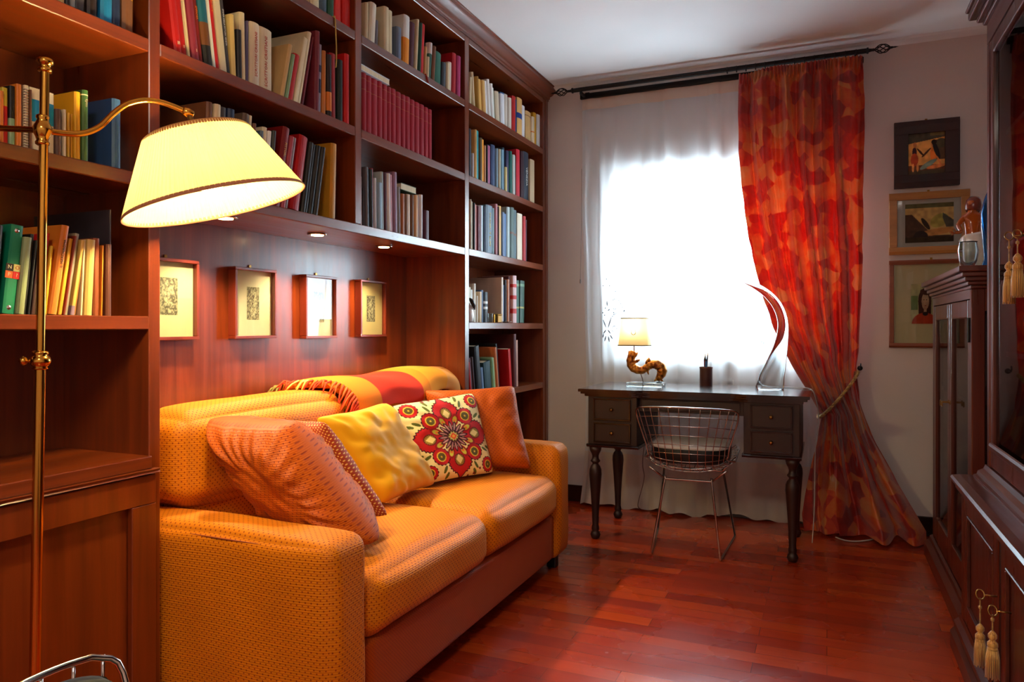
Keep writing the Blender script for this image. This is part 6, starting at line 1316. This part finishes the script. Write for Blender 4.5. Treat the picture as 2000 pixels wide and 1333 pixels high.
for (y0, y1) in ((2.30, HY1 - st - .001), (KY0 + .3, 2.298)):
    x0, x1 = HX + .002, HX + .026; s2 = .055; bm = NB(); z0, z1 = HZ0 + .004, HZ1 - .002
    box(bm, x0, x1, y0, y0 + s2, z0, z1, .004, 2); box(bm, x0, x1, y1 - s2 * .7, y1, z0, z1, .004, 2); box(bm, x0, x1, y0 + s2, y1 - s2 * .7, z0, z0 + .07, .004, 2); box(bm, x0, x1, y0 + s2, y1 - s2 * .7, z1 - .05, z1, .004, 2)
    d_ = obj('glazed_door', bm, M['mahog'], kb); bm = NB(); box(bm, x0 + .01, x0 + .014, y0 + s2, y1 - s2 * .7, z0 + .07, z1 - .05); obj('pane', bm, M['pane_old'], d_)
    bm = NB(); prism(bm, [(x0 - .008, z0 + .062), (x0, z0 + .055), (x0, z0 + .085), (x0 - .004, z0 + .082), (x0 - .008, z0 + .074)], 1, y0 + s2 * .6, y1 - .012); obj('glazing_bead', bm, M['mahog_h'], d_)
# things kept in the hutch
def lathe_thing(name, label, cat, prof, c, mat, seg=28):
    bm = NB(); lathe(bm, prof, c, seg=seg); return tag(obj(name, bm, mat, org=c, smooth=True), label, cat)
lathe_thing('stoneware_jar', 'blue-grey stoneware jar on the hutch shelf behind the tassels', 'jar', [(.0005, 0), (.045, .001), (.062, .05), (.066, .12), (.054, .19), (.034, .225), (.038, .24), (.033, .24), (.03, .224), (.0005, .03)], (.66, 2.52, 1.4183), base_mat('blue_grey_glaze', (92, 108, 172), .25))
lathe_thing('stoneware_bowl', 'dark blue bowl on the middle hutch shelf', 'bowl', [(.0005, 0), (.03, .001), (.034, .012), (.07, .05), (.082, .08), (.078, .08), (.066, .052), (.0005, .018)], (.67, 2.62, 1.0483), base_mat('dark_blue_glaze', (60, 80, 150), .2))
lathe_thing('stoneware_pitcher', 'brown stoneware pitcher on the hutch floor', 'pitcher', [(.0005, 0), (.05, .001), (.066, .06), (.06, .13), (.036, .18), (.042, .21), (.037, .21), (.03, .18), (.0005, .03)], (.66, 2.66, .6560), base_mat('brown_glaze', (92, 54, 34), .3))
bm = NB(); box(bm, .60, .86, 2.50, 2.53, 1.799, 2.05, .002); ob = tag(obj('wooden_plaque', bm, M['mahog'], org=(.73, 2.515, 1.799)), 'plain wooden plaque standing on the top hutch shelf', 'plaque')
# keys with silk tassels
def tassel(label, key, drop, L=.085, lean=(0, 0), r=.016):
    """key: point on the door face; cord hangs from the key ring."""
    key = Vector(key); t = thing('key_tassel', label, 'tassel', key, 'silk tassels on the cabinet keys')
    bm = NB(); cyl(bm, key + Vector((.001, 0, 0)), key + Vector((-.030, 0, 0)), .0024, 8); ring = key + Vector((-.040, 0, 0))
    tube(bm, [ring + Vector((.010 * math.cos(a), .010 * math.sin(a) * .6, .012 * math.sin(a))) for a in [2 * math.pi * q / 18 for q in range(18)]], .0019, 6, closed=True); obj('key', bm, M['brass_d'], t, True)
    e = ring + Vector((lean[0], lean[1], -drop)); bm = NB()
    tube(bm, spline([tuple(ring + Vector((0, 0, -.010))), tuple(ring + Vector((lean[0] * .4, lean[1] * .4, -drop * .45))), tuple(e)], 8), .0018, 7); lathe(bm, [(.0005, .006), (.0045, .003), (.0045, -.003), (.0005, -.006)], ring + (e - ring) * .42, seg=10); obj('cord', bm, M['rope'], t, True)
    bm = NB(); lathe(bm, [(.002, .004), (.006, 0), (.0105, -.007), (.0105, -.014), (.006, -.020), (.0075, -.023), (.012, -.028), (.0125, -.036), (.008, -.041)], e, seg=20); obj('head', bm, M['tassel'], t, True)
    bm = NB(); n_ = 40
    for k_ in range(n_):
        a = 2 * math.pi * k_ / n_ + .3; rr = r * (1 if k_ % 2 else .75); z0 = e.z - .036
        tube(bm, [(e.x + .009 * math.cos(a), e.y + .009 * math.sin(a), z0), (e.x + rr * .95 * math.cos(a), e.y + rr * .95 * math.sin(a), z0 - L * .4), (e.x + rr * math.cos(a + .05), e.y + rr * math.sin(a + .05), z0 - L + .004 * math.sin(k_ * 2.1))], .0021, 5)
    obj('skirt', bm, M['tassel'], t, True)
    bm = NB(); tube(bm, [(e.x + (r * .68 + .0) * math.cos(a), e.y + (r * .68) * math.sin(a), e.z - .044) for a in [2 * math.pi * q / 20 for q in range(20)]], .0026, 6, closed=True); obj('binding', bm, M['rope'], t, True)
k1 = at(1978, 461, X=HX - .03); k2 = at(1995, 457, X=HX - .03)
tassel('gold tassel on the hutch key, hanging slightly lower and nearer the vitrine', (HX + .0015, k1.y, k1.z), .075, L=.075, r=.0135)
tassel('gold tassel on the hutch key, nearer the room entrance', (HX + .0015, k2.y, k2.z), .055, L=.075, r=.0135)
k3 = at(1923, 1163, X=KX - .03); k4 = at(1948, 1195, X=KX - .03)
tassel('gold tassel hanging on the longer cord from the low cupboard key', (KX - .0005, k3.y, k3.z), .085, L=.075, r=.0135)
tassel('gold tassel hanging close beneath the lock by the cupboard door gap', (KX - .0005, k4.y, k4.z), .055, L=.08, r=.015)

# unseen housing added behind the camera to go with the fill light
cl = thing('added_fill_lamp', 'flat round housing added for the unseen fill light behind the viewer', 'lamp', (-.10, -.60, ZC))
bm = NB(); lathe(bm, [(.0005, 0), (.29, 0), (.30, -.02), (.29, -.07), (.27, -.08)], (-.10, -.60, ZC - .0005), seg=40); obj('housing', bm, M['white'], cl, True)
